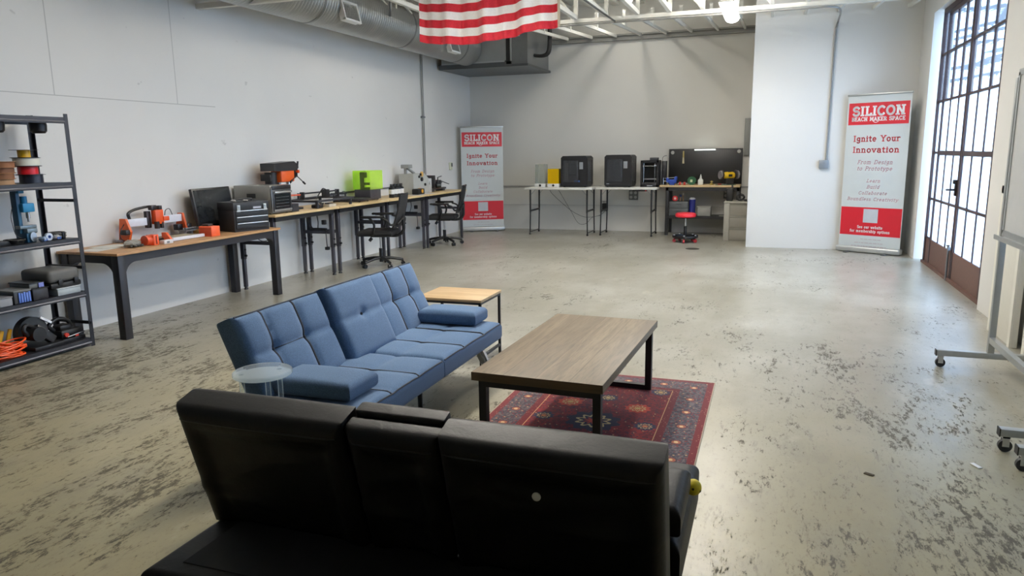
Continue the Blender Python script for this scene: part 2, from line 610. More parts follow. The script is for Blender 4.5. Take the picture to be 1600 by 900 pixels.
# ------------------------------------------------------------------ the steel-framed glass door in the right wall
RUST = M(112, 84, 74, 0.6, 0.2, 0.18, 30)
RUSTD = M(74, 60, 62, 0.55, 0.3, 0.15, 30)
XD = 2.02
d = structroot('door_1')
fr = MB()
fr.box(XD - .03, XD + .03, 11.10, 11.16, 0, 3.27).box(XD - .03, XD + .03, 7.97, 8.03, 0, 3.27).box(XD - .03, XD + .03, 8.03, 11.10, 3.21, 3.27)
part('frame', fr, RUSTD, d)
part('threshold', MB().box(XD - .05, XD + .06, 7.97, 11.16, 0, .031), RUST, d)
rails = [0.86, 1.46, 2.11, 2.70]
for side, (ya, yb) in (('far', (9.58, 10.85)), ('near', (8.28, 9.56))):
    l = MB()
    l.box(XD - .022, XD + .022, ya, ya + .045, 0.03, 3.2).box(XD - .022, XD + .022, yb - .045, yb, 0.03, 3.2)
    l.box(XD - .022, XD + .022, ya, yb, 3.15, 3.2)
    for z in rails:
        t = .028 if z == 1.46 else .014
        l.box(XD - .018, XD + .018, ya, yb, z - t, z + t)
    for k in (1, 2):
        y = ya + (yb - ya) * k / 3
        l.box(XD - .014, XD + .014, y - .014, y + .014, 0.34, 3.16)
    lf = part('leaf', l, RUSTD, d)
    part('kick_plate', MB().box(XD - .016, XD + .02, ya + .02, yb - .02, 0.03, 0.34), RUST, lf)
for ya, yb in ((10.87, 11.10), (8.03, 8.26)):
    l = MB()
    for z in [0.34] + rails:
        l.box(XD - .014, XD + .014, ya, yb, z - .014, z + .014)
    part('side_light', l, RUSTD, d)
    part('kick_plate', MB().box(XD - .014, XD + .014, ya, yb, 0.0, 0.33), RUST, d)
h = MB()
h.box(XD - .04, XD - .02, 9.60, 9.66, 0.98, 1.16, .006).cyl((XD - .04, 9.63, 1.05), (XD - .09, 9.63, 1.05), .012).cyl((XD - .08, 9.63, 1.05), (XD - .08, 9.83, 1.04), .012)
h.cyl((XD - .02, 9.63, 1.14), (XD - .06, 9.63, 1.14), .025)
part('handle', h, M(50, 42, 40, 0.4, 0.6), d)
bo = MB()
bo.cyl((XD - .05, 9.60, 0.0), (XD - .05, 9.60, 0.42), .012).box(XD - .06, XD - .02, 9.57, 9.63, .36, .39).cyl((XD - .05, 9.60, 0.40), (XD - .05, 9.68, 0.40), .01)
part('floor_bolt', bo, STEEL, d)
nf = NT('frosted_glass')
trl = nf.t.nodes.new('ShaderNodeBsdfTranslucent')
trl.inputs[0].default_value = (0.95, 0.97, 1, 1)
trp = nf.t.nodes.new('ShaderNodeBsdfTransparent')
mx = nf.t.nodes.new('ShaderNodeMixShader')
nf.t.links.new(nf.math('ADD', 0.5, nf.math('MULTIPLY', nf.noise(nf.co(), 3, 2), 0.15)), mx.inputs[0])
nf.t.links.new(trp.outputs[0], mx.inputs[1])
nf.t.links.new(trl.outputs[0], mx.inputs[2])
nf.t.links.new(mx.outputs[0], nf.out.inputs[0])
CLEARG = clear('window_glass', 246, 250, 255, 0.03, 0.03)
part('pane', MB().box(XD - .003, XD + .003, 8.03, 11.10, 0.34, 2.11), nf.m, d, 'frosted lower glass')
part('pane', MB().box(XD - .003, XD + .003, 8.03, 11.10, 2.11, 3.21), CLEARG, d, 'clear upper glass')
# added window, unseen behind the whiteboards, for bluish side light
d2 = structroot('added_window_1')
fr = MB()
for k in range(8): fr.box(XD - .02, XD + .02, 2.6 + .607 * k, 2.63 + .607 * k, 1.1, 3.1)
for z in (1.1, 1.58, 2.08, 2.58, 3.06): fr.box(XD - .018, XD + .018, 2.6, 6.9, z, z + .03)
part('frame', fr, RUSTD, d2)
part('pane', MB().box(XD - .003, XD + .003, 2.6, 6.9, 1.1, 3.1), CLEARG, d2)
# outside: yard, pale wall across it and a pine
struct('ground_outside', MB().box(XR + .25, 40, -10, 40, -.12, -.02), M(196, 192, 184, 0.8))
struct('wall_outside', MB().box(14, 14.3, -10, 44, -.02, 2.4), M(236, 236, 236, 0.8))
LEAF = M(84, 104, 116, 0.7, 0, 0.2, 3)
tree = thing('pine_tree', 'tall blue green conifer standing outside beyond the upper glass door panes', 'tree', (6.6, 25.5, -.02))
tk = MB().cyl((6.6, 25.5, -.02), (6.6, 25.5, 11), .16, 10, .06)
part('trunk', tk, M(84, 72, 66, 0.8), tree)
fo = MB()
rnd = random.Random(3)
for k in range(64):
    z = 3.6 + 7.2 * k / 64
    a = k * 2.4
    L = (2.9 - 0.24 * (z - 3.6)) * rnd.uniform(.7, 1.1)
    tip = Vector((6.6 + L * math.cos(a), 25.5 + L * math.sin(a), z - .35 + rnd.uniform(-.1, .3)))
    root = Vector((6.6, 25.5, z))
    fo.cyl(root, tip, .03, 6, .01)
    for q in range(9):
        t = .25 + .75 * q / 8
        c = root.lerp(tip, t)
        for sd in (-1, 1):
            e = c + Vector((math.cos(a + sd * 1.0), math.sin(a + sd * 1.0), -.15)) * (.55 * (1.1 - t * .6))
            fo.cyl(c, e, .055, 5, .01)
part('foliage', fo, LEAF, tree)

# ------------------------------------------------------------------ ceiling lights: strip fittings, one in the picture, the rest added out of view to brighten the room
TUBE = emit('fluorescent_tube', 255, 250, 240, 9.0)
def light_fitting(x, y, z, label, k=1.0):
    t = thing('ceiling_light', label, 'light', (x, y, z), 'fluorescent strip fittings')
    part('housing', MB().prism([(x - .10, z + .05), (x - .06, z + .09), (x + .06, z + .09), (x + .10, z + .05)], 'xz', y - .62, y + .62), M(225, 225, 220, .4), t)
    part('diffuser', MB().prism(arc(x, z + .05, .09, .055, 180, 360, 8), 'xz', y - .6, y + .6), TUBE, t)
    for yy in (y - .5, y + .5):
        part('hanger', MB().cyl((x, yy, z + .09), (x, yy, zroof(yy) + .1), .006, 6), STEEL, t)
    for up, pw in ((0, LAMP_W), (1, LAMP_UP)):          # an open strip throws light down and up on the white deck
        l = bpy.data.lights.new('strip_light', 'AREA')
        l.shape = 'RECTANGLE'
        l.size, l.size_y = .18, 1.2
        l.energy = pw * k
        l.color = (1.0, 0.94, 0.865)
        o = bpy.data.objects.new('strip_light', l)
        COL.objects.link(o)
        o.location = (0, 0, .11 if up else -.012)
        o.rotation_euler = (PI if up else 0, 0, 0)
        o.parent = t
light_fitting(-.60, 10.02, 3.2, 'lit fluorescent strip light hanging near the far roof truss')
for x, y, z, k in ((-.6, 7.6, 3.3, 1), (-2.2, 4.6, 3.3, 1.7), (-3.0, 9.3, 3.66, .85), (-2.5, 12.6, 4.03, .22)):
    if True:
        light_fitting(x, y, z, 'added fluorescent strip light overhead, out of view, brightening the room', k)

# ------------------------------------------------------------------ duct, grilles, air handler, pipes
duct = thing('air_duct', 'long round galvanised spiral duct running along the top of the long white wall', 'duct', (-5.22, 9, 3.37))
part('pipe', MB().cyl((-5.25, 5.0, 3.36), (-5.25, 12.53, 3.36), .29, 40), GALV, duct)
for y in (6.1, 7.7, 10.0, 11.95):
    part('joint_band', MB().cyl((-5.25, y - .02, 3.36), (-5.25, y + .02, 3.36), .295, 40), M(140, 142, 140, .35, .8), duct)
for y in (7.2, 9.2, 11.6):
    part('hanger_strap', MB().box(-5.57, -5.55, y - .015, y + .015, 3.36, zroof(y) + .15).box(-4.95, -4.93, y - .015, y + .015, 3.36, zroof(y) + .15), STEEL, duct)
def grille(y, w):
    rt = Matrix.Rotation(R(-14), 3, 'Y')
    c = Vector((-4.945, y, 3.25))
    f = MB()
    hh = .22
    for a, b_ in (((0, -w / 2, 0), (.03, .025, hh)), ((0, w / 2, 0), (.03, .025, hh)), ((0, 0, hh / 2), (.03, w + .025, .025)), ((0, 0, -hh / 2), (.03, w + .025, .025))):
        f.obox(c + rt @ Vector(a), b_, rt)
    f.obox(c + rt @ Vector((-.04, 0, 0)), (.06, w, hh), rt)
    g_ = part('air_grille', f, WHITE, duct, 'white framed air grille')
    s = MB()
    n = int(w / .03)
    for k in range(n):
        s.obox(c + rt @ Vector((.0, -w / 2 + (k + .5) * w / n, 0)), (.012, .012, hh), rt)
    part('slats', s, M(150, 150, 146, .5), g_)
grille(8.19, .34)
grille(11.3, .34)
ac = thing('air_handler', 'galvanised sheet metal air handler box under the ceiling in the far corner', 'air conditioner', (-5, 13.2, 3.0))
part('cabinet', MB().box(-5.75, -4.42, 12.55, 13.95, 3.12, 3.72), SHEETM, ac)
part('seam_band', MB().box(-4.50, -4.43, 12.54, 13.96, 3.11, 3.73), M(20, 20, 20, .6), ac)
part('end_panel', MB().box(-4.43, -4.13, 12.62, 13.9, 3.06, 3.72), M(124, 126, 126, .4, .5), ac)
part('drain_pan', MB().box(-5.80, -4.10, 12.545, 13.95, 3.02, 3.06).box(-5.80, -4.50, 12.54, 12.55, 3.05, 3.10), M(96, 98, 98, .4, .6), ac)
part('edge_trim', MB().box(-5.74, -4.52, 12.525, 12.55, 3.10, 3.125), M(188, 190, 190, .35, .7), ac)
hp = MB()
for k in range(3):
    o_ = k * .045
    hp.tube(smooth_pts([(-4.13, 13.0 + o_, 3.24), (-3.98, 13.0 + o_, 3.23), (-3.88, 13.0 + o_, 3.28), (-3.85, 13.0 + o_, 3.45), (-3.85, 13.0 + o_, 3.9)], 6), .026, 10)
solo('insulated_pipe', hp, M(24, 24, 25, .7), 'black insulated pipes curving up beside the air handler', 'pipe', (-3.9, 13.0, 3.2))
# conduits
cw = thing('wall_conduit', 'pair of thin grey conduits running up the long white wall to the duct', 'conduit', (XL, 11.9, 0.95))
for y in (11.86, 11.92):
    part('pipe', MB().cyl((XL + .02, y, .95), (XL + .02, y, 3.25), .009, 8), M(150, 151, 150, .45), cw)
part('clamp', MB().box(XL, XL + .035, 11.83, 11.95, 2.15, 2.18), STEEL, cw)
cc = thing('ceiling_conduit', 'grey conduit along the truss, dropping down the partition wall to a switch box', 'conduit', (.75, YC, 1.35))
part('pipe', MB().tube(smooth_pts([(-4.1, YT - .05, 3.37), (-2, YT - .05, 3.37), (.2, YT - .05, 3.37), (.62, YT - .05, 3.37), (.76, YT + .2, 3.36), (.80, YC - .12, 3.36), (.79, YC - .03, 3.27), (.78, YC - .025, 3.1), (.76, YC - .025, 1.36)], 6), .014, 8), M(146, 146, 144, .4, .4), cc)
part('switch_box', MB().box(.665, .795, YC - .06, YC, 1.235, 1.36, .006).box(.71, .75, YC - .066, YC - .06, 1.27, 1.33), M(140, 146, 152, .4, .3), cc)
dc = MB().cyl((-2.25, 8.6, 3.34), (-2.25, YT - .05, 3.38), .013, 8)
solo('joist_conduit', dc, M(90, 90, 88, .5, .4), 'thin dark conduit running along a ceiling joist beside the flag', 'conduit', (-2.25, 8.6, 3.34))
ep = thing('electrical_panel', 'flat grey electrical panel on the back wall beside the partition', 'electrical panel', (-.45, YB, 1.45))
part('box', MB().box(-.50, -.36, YB - .10, YB, 1.43, 2.08, .008), M(140, 142, 140, .45), ep)
part('door_panel', MB().box(-.495, -.36, YB - .115, YB - .10, 1.45, 2.06, .004), M(128, 130, 128, .45), ep)
def outlet(name, x, z, w, h, lab, black=False):
    t = thing(name, lab, 'outlet', (x, YB, z))
    part('box', MB().box(x - w / 2, x + w / 2, YB - .05, YB, z - h / 2, z + h / 2, .005), M(104, 106, 104, .45), t)
    s = MB()
    for dx in (-.25, .25):
        for dz in (-.22, .22):
            s.lathe([(0, -.052), (.028, -.052), (.028, -.049)], (x + dx * w, YB, z + dz * h), 'y', 12)
    parts('socket', s, M(186, 186, 182, .5), t)
    if black:
        part('plug', MB().box(x - .02, x + .07, YB - .13, YB - .05, z - .13, z + .02, .01), BLACK, t)
    return t
outlet('wall_outlet', -2.49, .70, .17, .19, 'grey outlet box on the back wall under the second folding table')
outlet('wall_outlet', -3.06, .52, .12, .12, 'grey outlet box with a black adapter by the folding table legs', True)
outlet('wall_outlet', -.74, .74, .17, .19, 'grey outlet box on the back wall under the workbench')
th = thing('thermostat', 'small pale control box high on the wall beside the corner banner', 'thermostat', (XL, 13.02, 1.24))
part('body', MB().box(XL, XL + .025, 12.97, 13.09, 1.22, 1.36, .005), M(214, 216, 190, .5), th)
part('screen', MB().box(XL + .025, XL + .03, 13.03, 13.08, 1.28, 1.35), M(60, 66, 58, .3), th)
fd = MB().lathe([(0, .004), (.10, .004), (.11, .001), (.11, 0)], (-1.13, 11.75, 0), 'z', 20)
solo('floor_drain', fd, M(58, 54, 48, .6, .3), 'small dark round drain cover set in the floor before the stool', 'drain', (-1.13, 11.75, 0))
# ------------------------------------------------------------------ upholstery
def slab(P0, U, V, N, lu, lv, tf, tb, su, sv, puff, rad, nu=44, nv=44, groove=.014, gw=.018, hook=None, pb=0.0):
    """a padded panel: lu x lv face at P0 along U and V, front bulging along N between stitched seams su/sv, soft edges; returns (MB, point-on-face)"""
    P0, U, V, N = (Vector(a) for a in (P0, U, V, N))
    def dome(t, seams, L):
        e = [0] + list(seams) + [L]
        for a, b in zip(e, e[1:]):
            if a <= t <= b:
                x = (t - a) / (b - a)
                return (4 * x * (1 - x)) ** .55
        return 0
    def drop(d, r):
        return 0 if d >= r else r - math.sqrt(max(0, r * r - (r - d) ** 2))
    def hgt(u, v, t, p, seams=True):
        h = t + p * dome(u, su if seams else [], lu) * dome(v, sv if seams else [], lv)
        if seams:
            for a in su: h -= groove * math.exp(-((u - a) / gw) ** 2)
            for a in sv: h -= groove * .55 * math.exp(-((v - a) / gw) ** 2)
        if hook: h += hook(u, v)
        d = min(u, lu - u, v, lv - v)
        return h - drop(d, min(rad, t * .98))
    def grid(n, L):
        e = [0, .012, .03, .06, .1, .17, .28, .45, .65, 1.0]
        a = [rad * q for q in e]
        m = max(4, n - 2 * len(a))
        mid = [rad + (L - 2 * rad) * k / m for k in range(1, m)]
        return a + mid + [L - q for q in a[::-1]]
    gu, gv = grid(nu, lu), grid(nv, lv)
    mb = MB()
    def face(sign, t, p, seams):
        G = [[mb.bm.verts.new(P0 + U * u + V * v + N * (sign * hgt(u, v, t, p, seams))) for v in gv] for u in gu]
        for i in range(len(gu) - 1):
            for j in range(len(gv) - 1):
                f = mb.bm.faces.new((G[i][j], G[i + 1][j], G[i + 1][j + 1], G[i][j + 1]))
                f.smooth = True
        return G
    A, B = face(1, tf, puff, True), face(-1, tb, pb, False)
    nU, nV = len(gu), len(gv)
    rim = [(i, 0) for i in range(nU)] + [(nU - 1, j) for j in range(1, nV)] + [(i, nV - 1) for i in range(nU - 2, -1, -1)] + [(0, j) for j in range(nV - 2, 0, -1)]
    for (a, b), (c, d_) in zip(rim, rim[1:] + rim[:1]):
        f = mb.bm.faces.new((A[a][b], A[c][d_], B[c][d_], B[a][b]))
        f.smooth = True
    def at(u, v, off=0.0):
        return P0 + U * u + V * v + N * (hgt(u, v, tf, puff) + off)
    return mb, at
def seam_v(mb, at, u, lv, r=.006, a=.01, n=26):
    mb.tube([at(u, a + (lv - 2 * a) * k / n, .0) for k in range(n + 1)], r, 6)
def seam_u(mb, at, v, lu, r=.003, a=.01, n=26, u0=None, u1=None):
    s, e = (a if u0 is None else u0), (lu - a if u1 is None else u1)
    mb.tube([at(s + (e - s) * k / n, v, .0) for k in range(n + 1)], r, 6)
X, Y, Z = Vector((1, 0, 0)), Vector((0, 1, 0)), Vector((0, 0, 1))

def back_frame_dirs(lean, sgn):
    pass

# ---- blue sofa: back along x = -2.3, faces +x
bs = thing('sofa', 'blue linen upholstered futon sofa with tufted back beside the coffee table', 'sofa', (-1.98, 3.64, 0))
y0, y1 = 2.72, 4.56
ysp = 3.62
seatz = .415
for k, (a, b_, su) in enumerate(((y0, ysp - .004, (.30, .60)), (ysp + .004, y1, (.30, .62)))):
    lu = b_ - a
    # u along y, v along +x
    mb, at = slab((-2.28, a, .345), Y, X, Z, lu, .585, .058, .065, su, (.30,), .014, .035, groove=.007)
    s = part('seat', mb, BLUEF, bs, ang=50)
    pp = MB()
    for u in su: pp.tube([at(u, .01 + .565 * k / 26, .005) for k in range(27)], .007, 6)
    seam_u(pp, at, .30, lu, .003)
    part('stitching', pp, BLUEP, s)
    wl = MB()
    wl.tube([at(.012 + (lu - .024) * q / 20, .585 - .006, .004) for q in range(21)], .004, 6)
    part('welt', wl, BLUEP, s)
top = Vector((-2.375, 0, .80))
bot = Vector((-2.19, 0, .375))
V = (top - bot).normalized()
N = Vector((V.z, 0, -V.x))
lv = (top - bot).length
def tuft(pts):
    return lambda u, v: sum(-.016 * math.exp(-((u - a) ** 2 + (v - b) ** 2) / .0011) for a, b in pts)
for k, (a, b_, su, fw, tp) in enumerate(((y0 + .01, 3.425, (.19, .45), .0, [(.19, .25), (.45, .25)]), (3.43, 3.93, (), .045, [(.25, .25)]), (3.935, y1 - .005, (.22, .45), .0, [(.22, .25), (.45, .25)]))):
    lu = b_ - a
    mb, at = slab(bot + Y * a + N * (fw - .045), Y, V, N, lu, lv, .052, .085, su, (.25,), .014, .04, hook=tuft(tp), groove=.008, pb=.01)
    bk = part('backrest', mb, BLUEF, bs, ang=50)
    pp = MB()
    for u in su: seam_v(pp, at, u, lv, .009)
    if su:
        seam_u(pp, at, .25, lu, .004, u0=su[0], u1=su[1])
        seam_u(pp, at, .25, lu, .0015)
    else:
        seam_u(pp, at, .25, lu, .0015)
    for q in tp:
        pp.ball(at(q[0], q[1], .004), .011, u=10, v=6)
    part('stitching', pp, BLUEP, bk)
    wl = MB()
    wl.tube([at(.012 + (lu - .024) * q / 16, lv - .008, .003) for q in range(17)], .004, 6)
    part('welt', wl, BLUEP, bk)
part('base_frame', MB().box(-2.26, -1.86, y0 + .06, y1 - .06, .245, .283), BLACK, bs)
for y, x in ((2.95, -1.82), (2.95, -2.2), (3.84, -1.97)):
    part('leg', MB().cyl((x, y, .25), (x, y, 0), .018, 12, .014), BLACK, bs)
for y, x in ((4.40, -1.82), (4.40, -2.2)):
    part('leg', MB().bar((x, y, .25), (x + .06, y + .12, 0), .035, .02).bar((x + .03, y + .02, .25), (x + .09, y + .14, 0), .012, .03), CHROME, bs, 'splayed chrome leg')
def bolster(name, c, sx, sy, sz, mat, lab, rz=0, tilt=(0, 0)):
    mb, at = slab((-sx / 2, -sy / 2, 0), X, Y, Z, sx, sy, sz / 2, sz / 2, (), (), .012, .03, 30, 30, pb=.0)
    rot = Matrix.Rotation(rz, 3, 'Z') @ Matrix.Rotation(tilt[0], 3, 'X') @ Matrix.Rotation(tilt[1], 3, 'Y')
    mb.rot(rot, (0, 0, 0))
    bmesh.ops.translate(mb.bm, vec=Vector(c), verts=mb.bm.verts)
    t = thing(name, lab, 'cushion', (c[0], c[1], c[2] - sz / 2), 'blue sofa arm cushions' if mat is BLUEF else None)
    part('cover', mb, mat, t, ang=50)
    wl = MB()
    for zz in (.5, -.5):
        pts = [(-sx / 2 + .02, -sy / 2 + .005), (sx / 2 - .02, -sy / 2 + .005), (sx / 2 - .005, -sy / 2 + .02), (sx / 2 - .005, sy / 2 - .02), (sx / 2 - .02, sy / 2 - .005), (-sx / 2 + .02, sy / 2 - .005), (-sx / 2 + .005, sy / 2 - .02), (-sx / 2 + .005, -sy / 2 + .02)]
        wl.tube([rot @ Vector((p[0], p[1], zz * (sz - .045))) + Vector(c) for p in pts], .004, 6, True)
    part('welt', wl, BLUEP if mat is BLUEF else BLACK, t)
bolster('arm_cushion', (-2.0, 2.90, .461), .44, .26, .085, BLUEF, 'blue box cushion lying on the sofa end next to the acrylic table')
bolster('arm_cushion', (-2.0, 4.43, .464), .42, .22, .09, BLUEF, 'blue box cushion lying on the sofa end next to the wooden side table')

# ---- black sofa: seen from behind, faces +y
ks = thing('sofa', 'black faux leather futon sofa seen from behind, nearest the camera', 'sofa', (-1.0, 2.1, 0))
mb, at = slab((-1.80, 1.565, .235), X, Y, Z, 1.59, .535, .05, .06, (), (), .0, .03, 30, 24)
rs = part('seat_rear', mb, LEATHER, ks, ang=50)
pn = MB().box(-1.70, -.30, 1.64, 2.0, .283, .288, .002)
part('dust_cover', pn, M(15, 15, 16, .75), rs)
for a, b_ in ((-1.80, -1.005), (-.995, -.205)):
    mb, at = slab((a, 2.05, .30), X, Y, Z, b_ - a, .62, .085, .10, (), (), .02, .04, 30, 30)
    part('seat', mb, LEATHER, ks, ang=50)
KB, KT = Vector((0, 1.965, .285)), Vector((0, 1.83, .765))
KV = (KT - KB).normalized()
KN = Vector((0, -KV.z, KV.y))          # towards the camera (rear of the back)
klv = (KT - KB).length
def wrinkle(seed, w):
    r = random.Random(seed)
    ds = [(r.uniform(.1, w - .1), r.uniform(.1, .4), r.uniform(-.5, .5), r.uniform(.004, .008)) for _ in range(5)]
    def f(u, v):
        s = 0
        for a, b, sl, am in ds:
            d_ = (v - b) - sl * (u - a)
            s += am * math.exp(-(d_ / .02) ** 2) * math.exp(-((u - a) / .14) ** 2)
        # sunken panel where the cover is stapled over the frame
        e = min(u - .07, w - .07 - u, klv - .09 - v)
        s -= .020 * (1 / (1 + math.exp(-max(-40, min(40, e / .009)))))
        return s
    return f
ka, kb, kc, kd = -1.812, -1.185, -.868, -.225
for i, (a, b_, tf, pb) in enumerate(((ka, kb, .07, .02), (kb + .003, kc - .004, .058, .01), (kc, kd, .07, .02))):
    w = b_ - a
    L = klv if i != 1 else klv - .012
    mb, at = slab(KB + X * a, X, KV, KN, w, L, tf, .07 if i != 1 else .03, (), (), .008, .038, 54, 44, hook=wrinkle(i + 4, w), pb=pb)
    bk = part('backrest', mb, LEATHER, ks, ang=50)
    wl = MB()
    wl.tube([at(.02 + (w - .04) * q / 20, L - .045, .0) for q in range(21)], .003, 6)
    part('seam', wl, BLACK, bk)
    if i == 1:
        mb, at = slab(KB + X * (a + .005) - KN * .035, X, KV, -KN, w - .01, L + .012, .06, .015, (), (), .012, .03, 30, 30)
        part('pad', mb, LEATHER, bk, ang=50)
    if i == 2:
        pos = at(.29, .345, .002)
        part('button', MB().lathe([(0, .006), (.008, .006), (.013, .003), (.013, 0), (0, 0)], (0, 0, 0), 'y', 16).rot(Matrix.Rotation(PI, 3, 'X'), (0, 0, 0)), M(232, 230, 222, .35), bk, 'white plastic button')
        btn = [c for c in bk.children if c.name.startswith('button')][0]
        for v in btn.data.vertices: v.co += pos
hg = MB()
for x in (-1.70, -.95, -.30):
    hg.box(x, x + .10, 1.925, 1.955, .285, .305, .004).cyl((x, 1.93, .30), (x + .10, 1.93, .30), .009, 8)
part('hinge', hg, STEEL, ks)
for x, y in ((-1.70, 1.62), (-.32, 1.62), (-1.70, 2.58), (-.32, 2.58)):
    part('leg', MB().cyl((x, y, .2), (x, y, 0), .022, 12, .016), BLACK, ks)
bolster('arm_cushion', (-.325, 2.185, .457), .24, .28, .10, LEATHER, 'black arm cushion on the black sofa seat beside the yellow ball', 0, (R(4), R(0)))
ybl = thing('ball', 'small yellow printed ball resting on the seat edge of the black sofa', 'ball', (-.202, 2.395, .386))
part('body', MB().ball((-.202, 2.395, .414), .028, (1, 1, 1), 20, 14), M(228, 206, 30, .5, 0, .1, 60), ybl)
pr = MB()
for k in range(5):
    a = k * 1.1 - 2.6
    dv = Vector((math.cos(a), math.sin(a), .25 * math.sin(k * 2.3))).normalized()
    pr.cyl(Vector((-.202, 2.395, .414)) + dv * .0268, Vector((-.202, 2.395, .414)) + dv * .0286, .0045, 8)
part('print', pr, M(70, 60, 20, .5), ybl)

# ------------------------------------------------------------------ coffee table and rug
ct = thing('coffee_table', 'coffee table with grey brown wood top and black box legs on the rug', 'table', (-1.02, 3.96, .008))
part('table_top', MB().box(-1.36, -.68, 3.26, 4.67, .415, .46, .002), [COFFEEW], ct)
parts('edge_band', MB().box(-1.361, -.679, 3.2575, 3.2605, .4155, .4595).box(-1.361, -.679, 4.6695, 4.6725, .4155, .4595), COFFEEE, ct)
for y in (3.30, 4.60):
    f = MB()
    f.box(-1.34, -1.30, y, y + .04, .008, .413).box(-.74, -.70, y, y + .04, .008, .413)
    f.box(-1.30, -.74, y, y + .04, .373, .413).box(-1.30, -.74, y, y + .04, .008, .04)
    part('leg_frame', f, BLACKM, ct)
ct.rotation_euler = (0, 0, R(-2))
part('apron', MB().box(-1.33, -1.31, 3.34, 4.60, .385, .413).box(-.73, -.71, 3.34, 4.60, .385, .413), BLACKM, ct)

def mk_rug(hx, hy):
    n = NT('persian_rug')
    c = n.co()
    x, y, z = n.sep(c)
    ax, ay = n.math('ABSOLUTE', x), n.math('ABSOLUTE', y)
    e = n.math('MINIMUM', n.math('SUBTRACT', hx, ax), n.math('SUBTRACT', hy, ay))   # distance to the edge
    fine = n.noise(c, 55, 4, 0.7)
    mot = n.voro(c, 44, 'F1', 0)
    mot2 = n.voro(n.scale(c, (1, 1, 1), (4, 2, 0)), 26, 'F1', 0)
    red = n.mix(n.ramp(fine, .4, .65), rgb(96, 18, 26), rgb(140, 30, 36))
    red = n.mix(n.ramp(n.noise(c, 5, 3), .5, .7), red, rgb(156, 40, 38))
    fld = n.mix(n.math('LESS_THAN', mot, .27), red, rgb(58, 30, 46))
    fld = n.mix(n.math('LESS_THAN', mot2, .13), fld, rgb(206, 176, 122))
    vine = n.ramp(n.math('ABSOLUTE', n.math('SUBTRACT', n.noise(c, 9, 2), .5)), .012, .004)
    fld = n.mix(n.math('MULTIPLY', vine, .65), fld, rgb(44, 36, 58))
    # flower medallions: centre x, y, radius, petals, ground colour, inner colour
    blue_ = rgb(44, 46, 72)
    meds = []
    for sx in (-1, 1):
        for sy in (-1, 1):
            meds += [(.21 * sx, .28 * sy, .075, rgb(196, 66, 40), rgb(214, 176, 112)), (.30 * sx, .62 * sy, .06, rgb(60, 58, 84), rgb(206, 168, 104))]
    meds += [(0, .42, .06, blue_, rgb(210, 180, 120)), (0, -.42, .06, blue_, rgb(210, 180, 120)), (0, 0, .15, rgb(48, 40, 60), rgb(196, 66, 40)),
             (0, .70, .07, rgb(186, 48, 40), rgb(60, 56, 70)), (0, -.70, .07, rgb(186, 48, 40), rgb(60, 56, 70)), (.30, 0, .06, blue_, rgb(210, 130, 80)), (-.30, 0, .06, blue_, rgb(210, 130, 80))]
    for mx_, my, r, ca, cb in meds:
        dx, dy = n.math('SUBTRACT', x, mx_), n.math('SUBTRACT', y, my)
        d_ = n.math('SQRT', n.math('ADD', n.math('MULTIPLY', dx, dx), n.math('MULTIPLY', dy, dy)))
        an = n.math('ARCTAN2', dy, dx)
        pet = n.math('MULTIPLY', n.math('SINE', n.math('MULTIPLY', an, 10.0)), .10 * r)
        d_ = n.math('ADD', d_, n.math('ADD', pet, n.math('MULTIPLY', n.math('SUBTRACT', fine, .5), .015)))
        fld = n.mix(n.math('LESS_THAN', d_, r), fld, ca)
        fld = n.mix(n.math('LESS_THAN', d_, r * .62), fld, rgb(210, 180, 126))
        fld = n.mix(n.math('LESS_THAN', d_, r * .48), fld, ca)
        fld = n.mix(n.math('LESS_THAN', d_, r * .28), fld, cb)
    # wide border: worn grey navy ground with rosettes
    bord = n.mix(n.ramp(fine, .42, .62), rgb(46, 44, 58), rgb(106, 96, 96))
    bord = n.mix(n.math('LESS_THAN', mot, .30), bord, rgb(112, 34, 40))
    bord = n.mix(n.math('LESS_THAN', mot2, .16), bord, rgb(180, 146, 104))
    horiz = n.math('GREATER_THAN', n.math('SUBTRACT', hx, ax), n.math('SUBTRACT', hy, ay))
    run = n.math('ADD', n.math('MULTIPLY', x, horiz), n.math('MULTIPLY', y, n.math('SUBTRACT', 1.0, horiz)))
    along = n.math('FRACT', n.math('MULTIPLY', n.math('ADD', run, 0.06), 4.2))
    eb = n.math('SUBTRACT', e, .125)
    al = n.math('DIVIDE', n.math('SUBTRACT', along, .5), 4.2)
    rd = n.math('SQRT', n.math('ADD', n.math('MULTIPLY', eb, eb), n.math('MULTIPLY', al, al)))
    rd = n.math('ADD', rd, n.math('MULTIPLY', n.math('SUBTRACT', fine, .5), .02))
    bord = n.mix(n.math('LESS_THAN', rd, .036), bord, rgb(60, 40, 52))
    bord = n.mix(n.math('LESS_THAN', rd, .026), bord, rgb(158, 88, 64))
    bord = n.mix(n.math('LESS_THAN', rd, .012), bord, rgb(214, 186, 136))
    guard = n.mix(n.math('LESS_THAN', mot, .2), rgb(104, 22, 30), rgb(156, 106, 84))
    col = n.mix(n.math('GREATER_THAN', e, .045), guard, bord)
    col = n.mix(n.math('GREATER_THAN', e, .205), col, guard)
    col = n.mix(n.math('GREATER_THAN', e, .247), col, rgb(196, 158, 108))
    col = n.mix(n.math('GREATER_THAN', e, .252), col, fld)
    col = n.mix(n.math('LESS_THAN', e, .006), col, rgb(176, 160, 140))
    n.set(col, .95, Sheen_Weight=0.1)
    n.bump(n.noise(c, 300, 2), .3, .002)
    return n.m
rx0, rx1, ry0, ry1 = -1.53, -.29, 3.02, 4.87
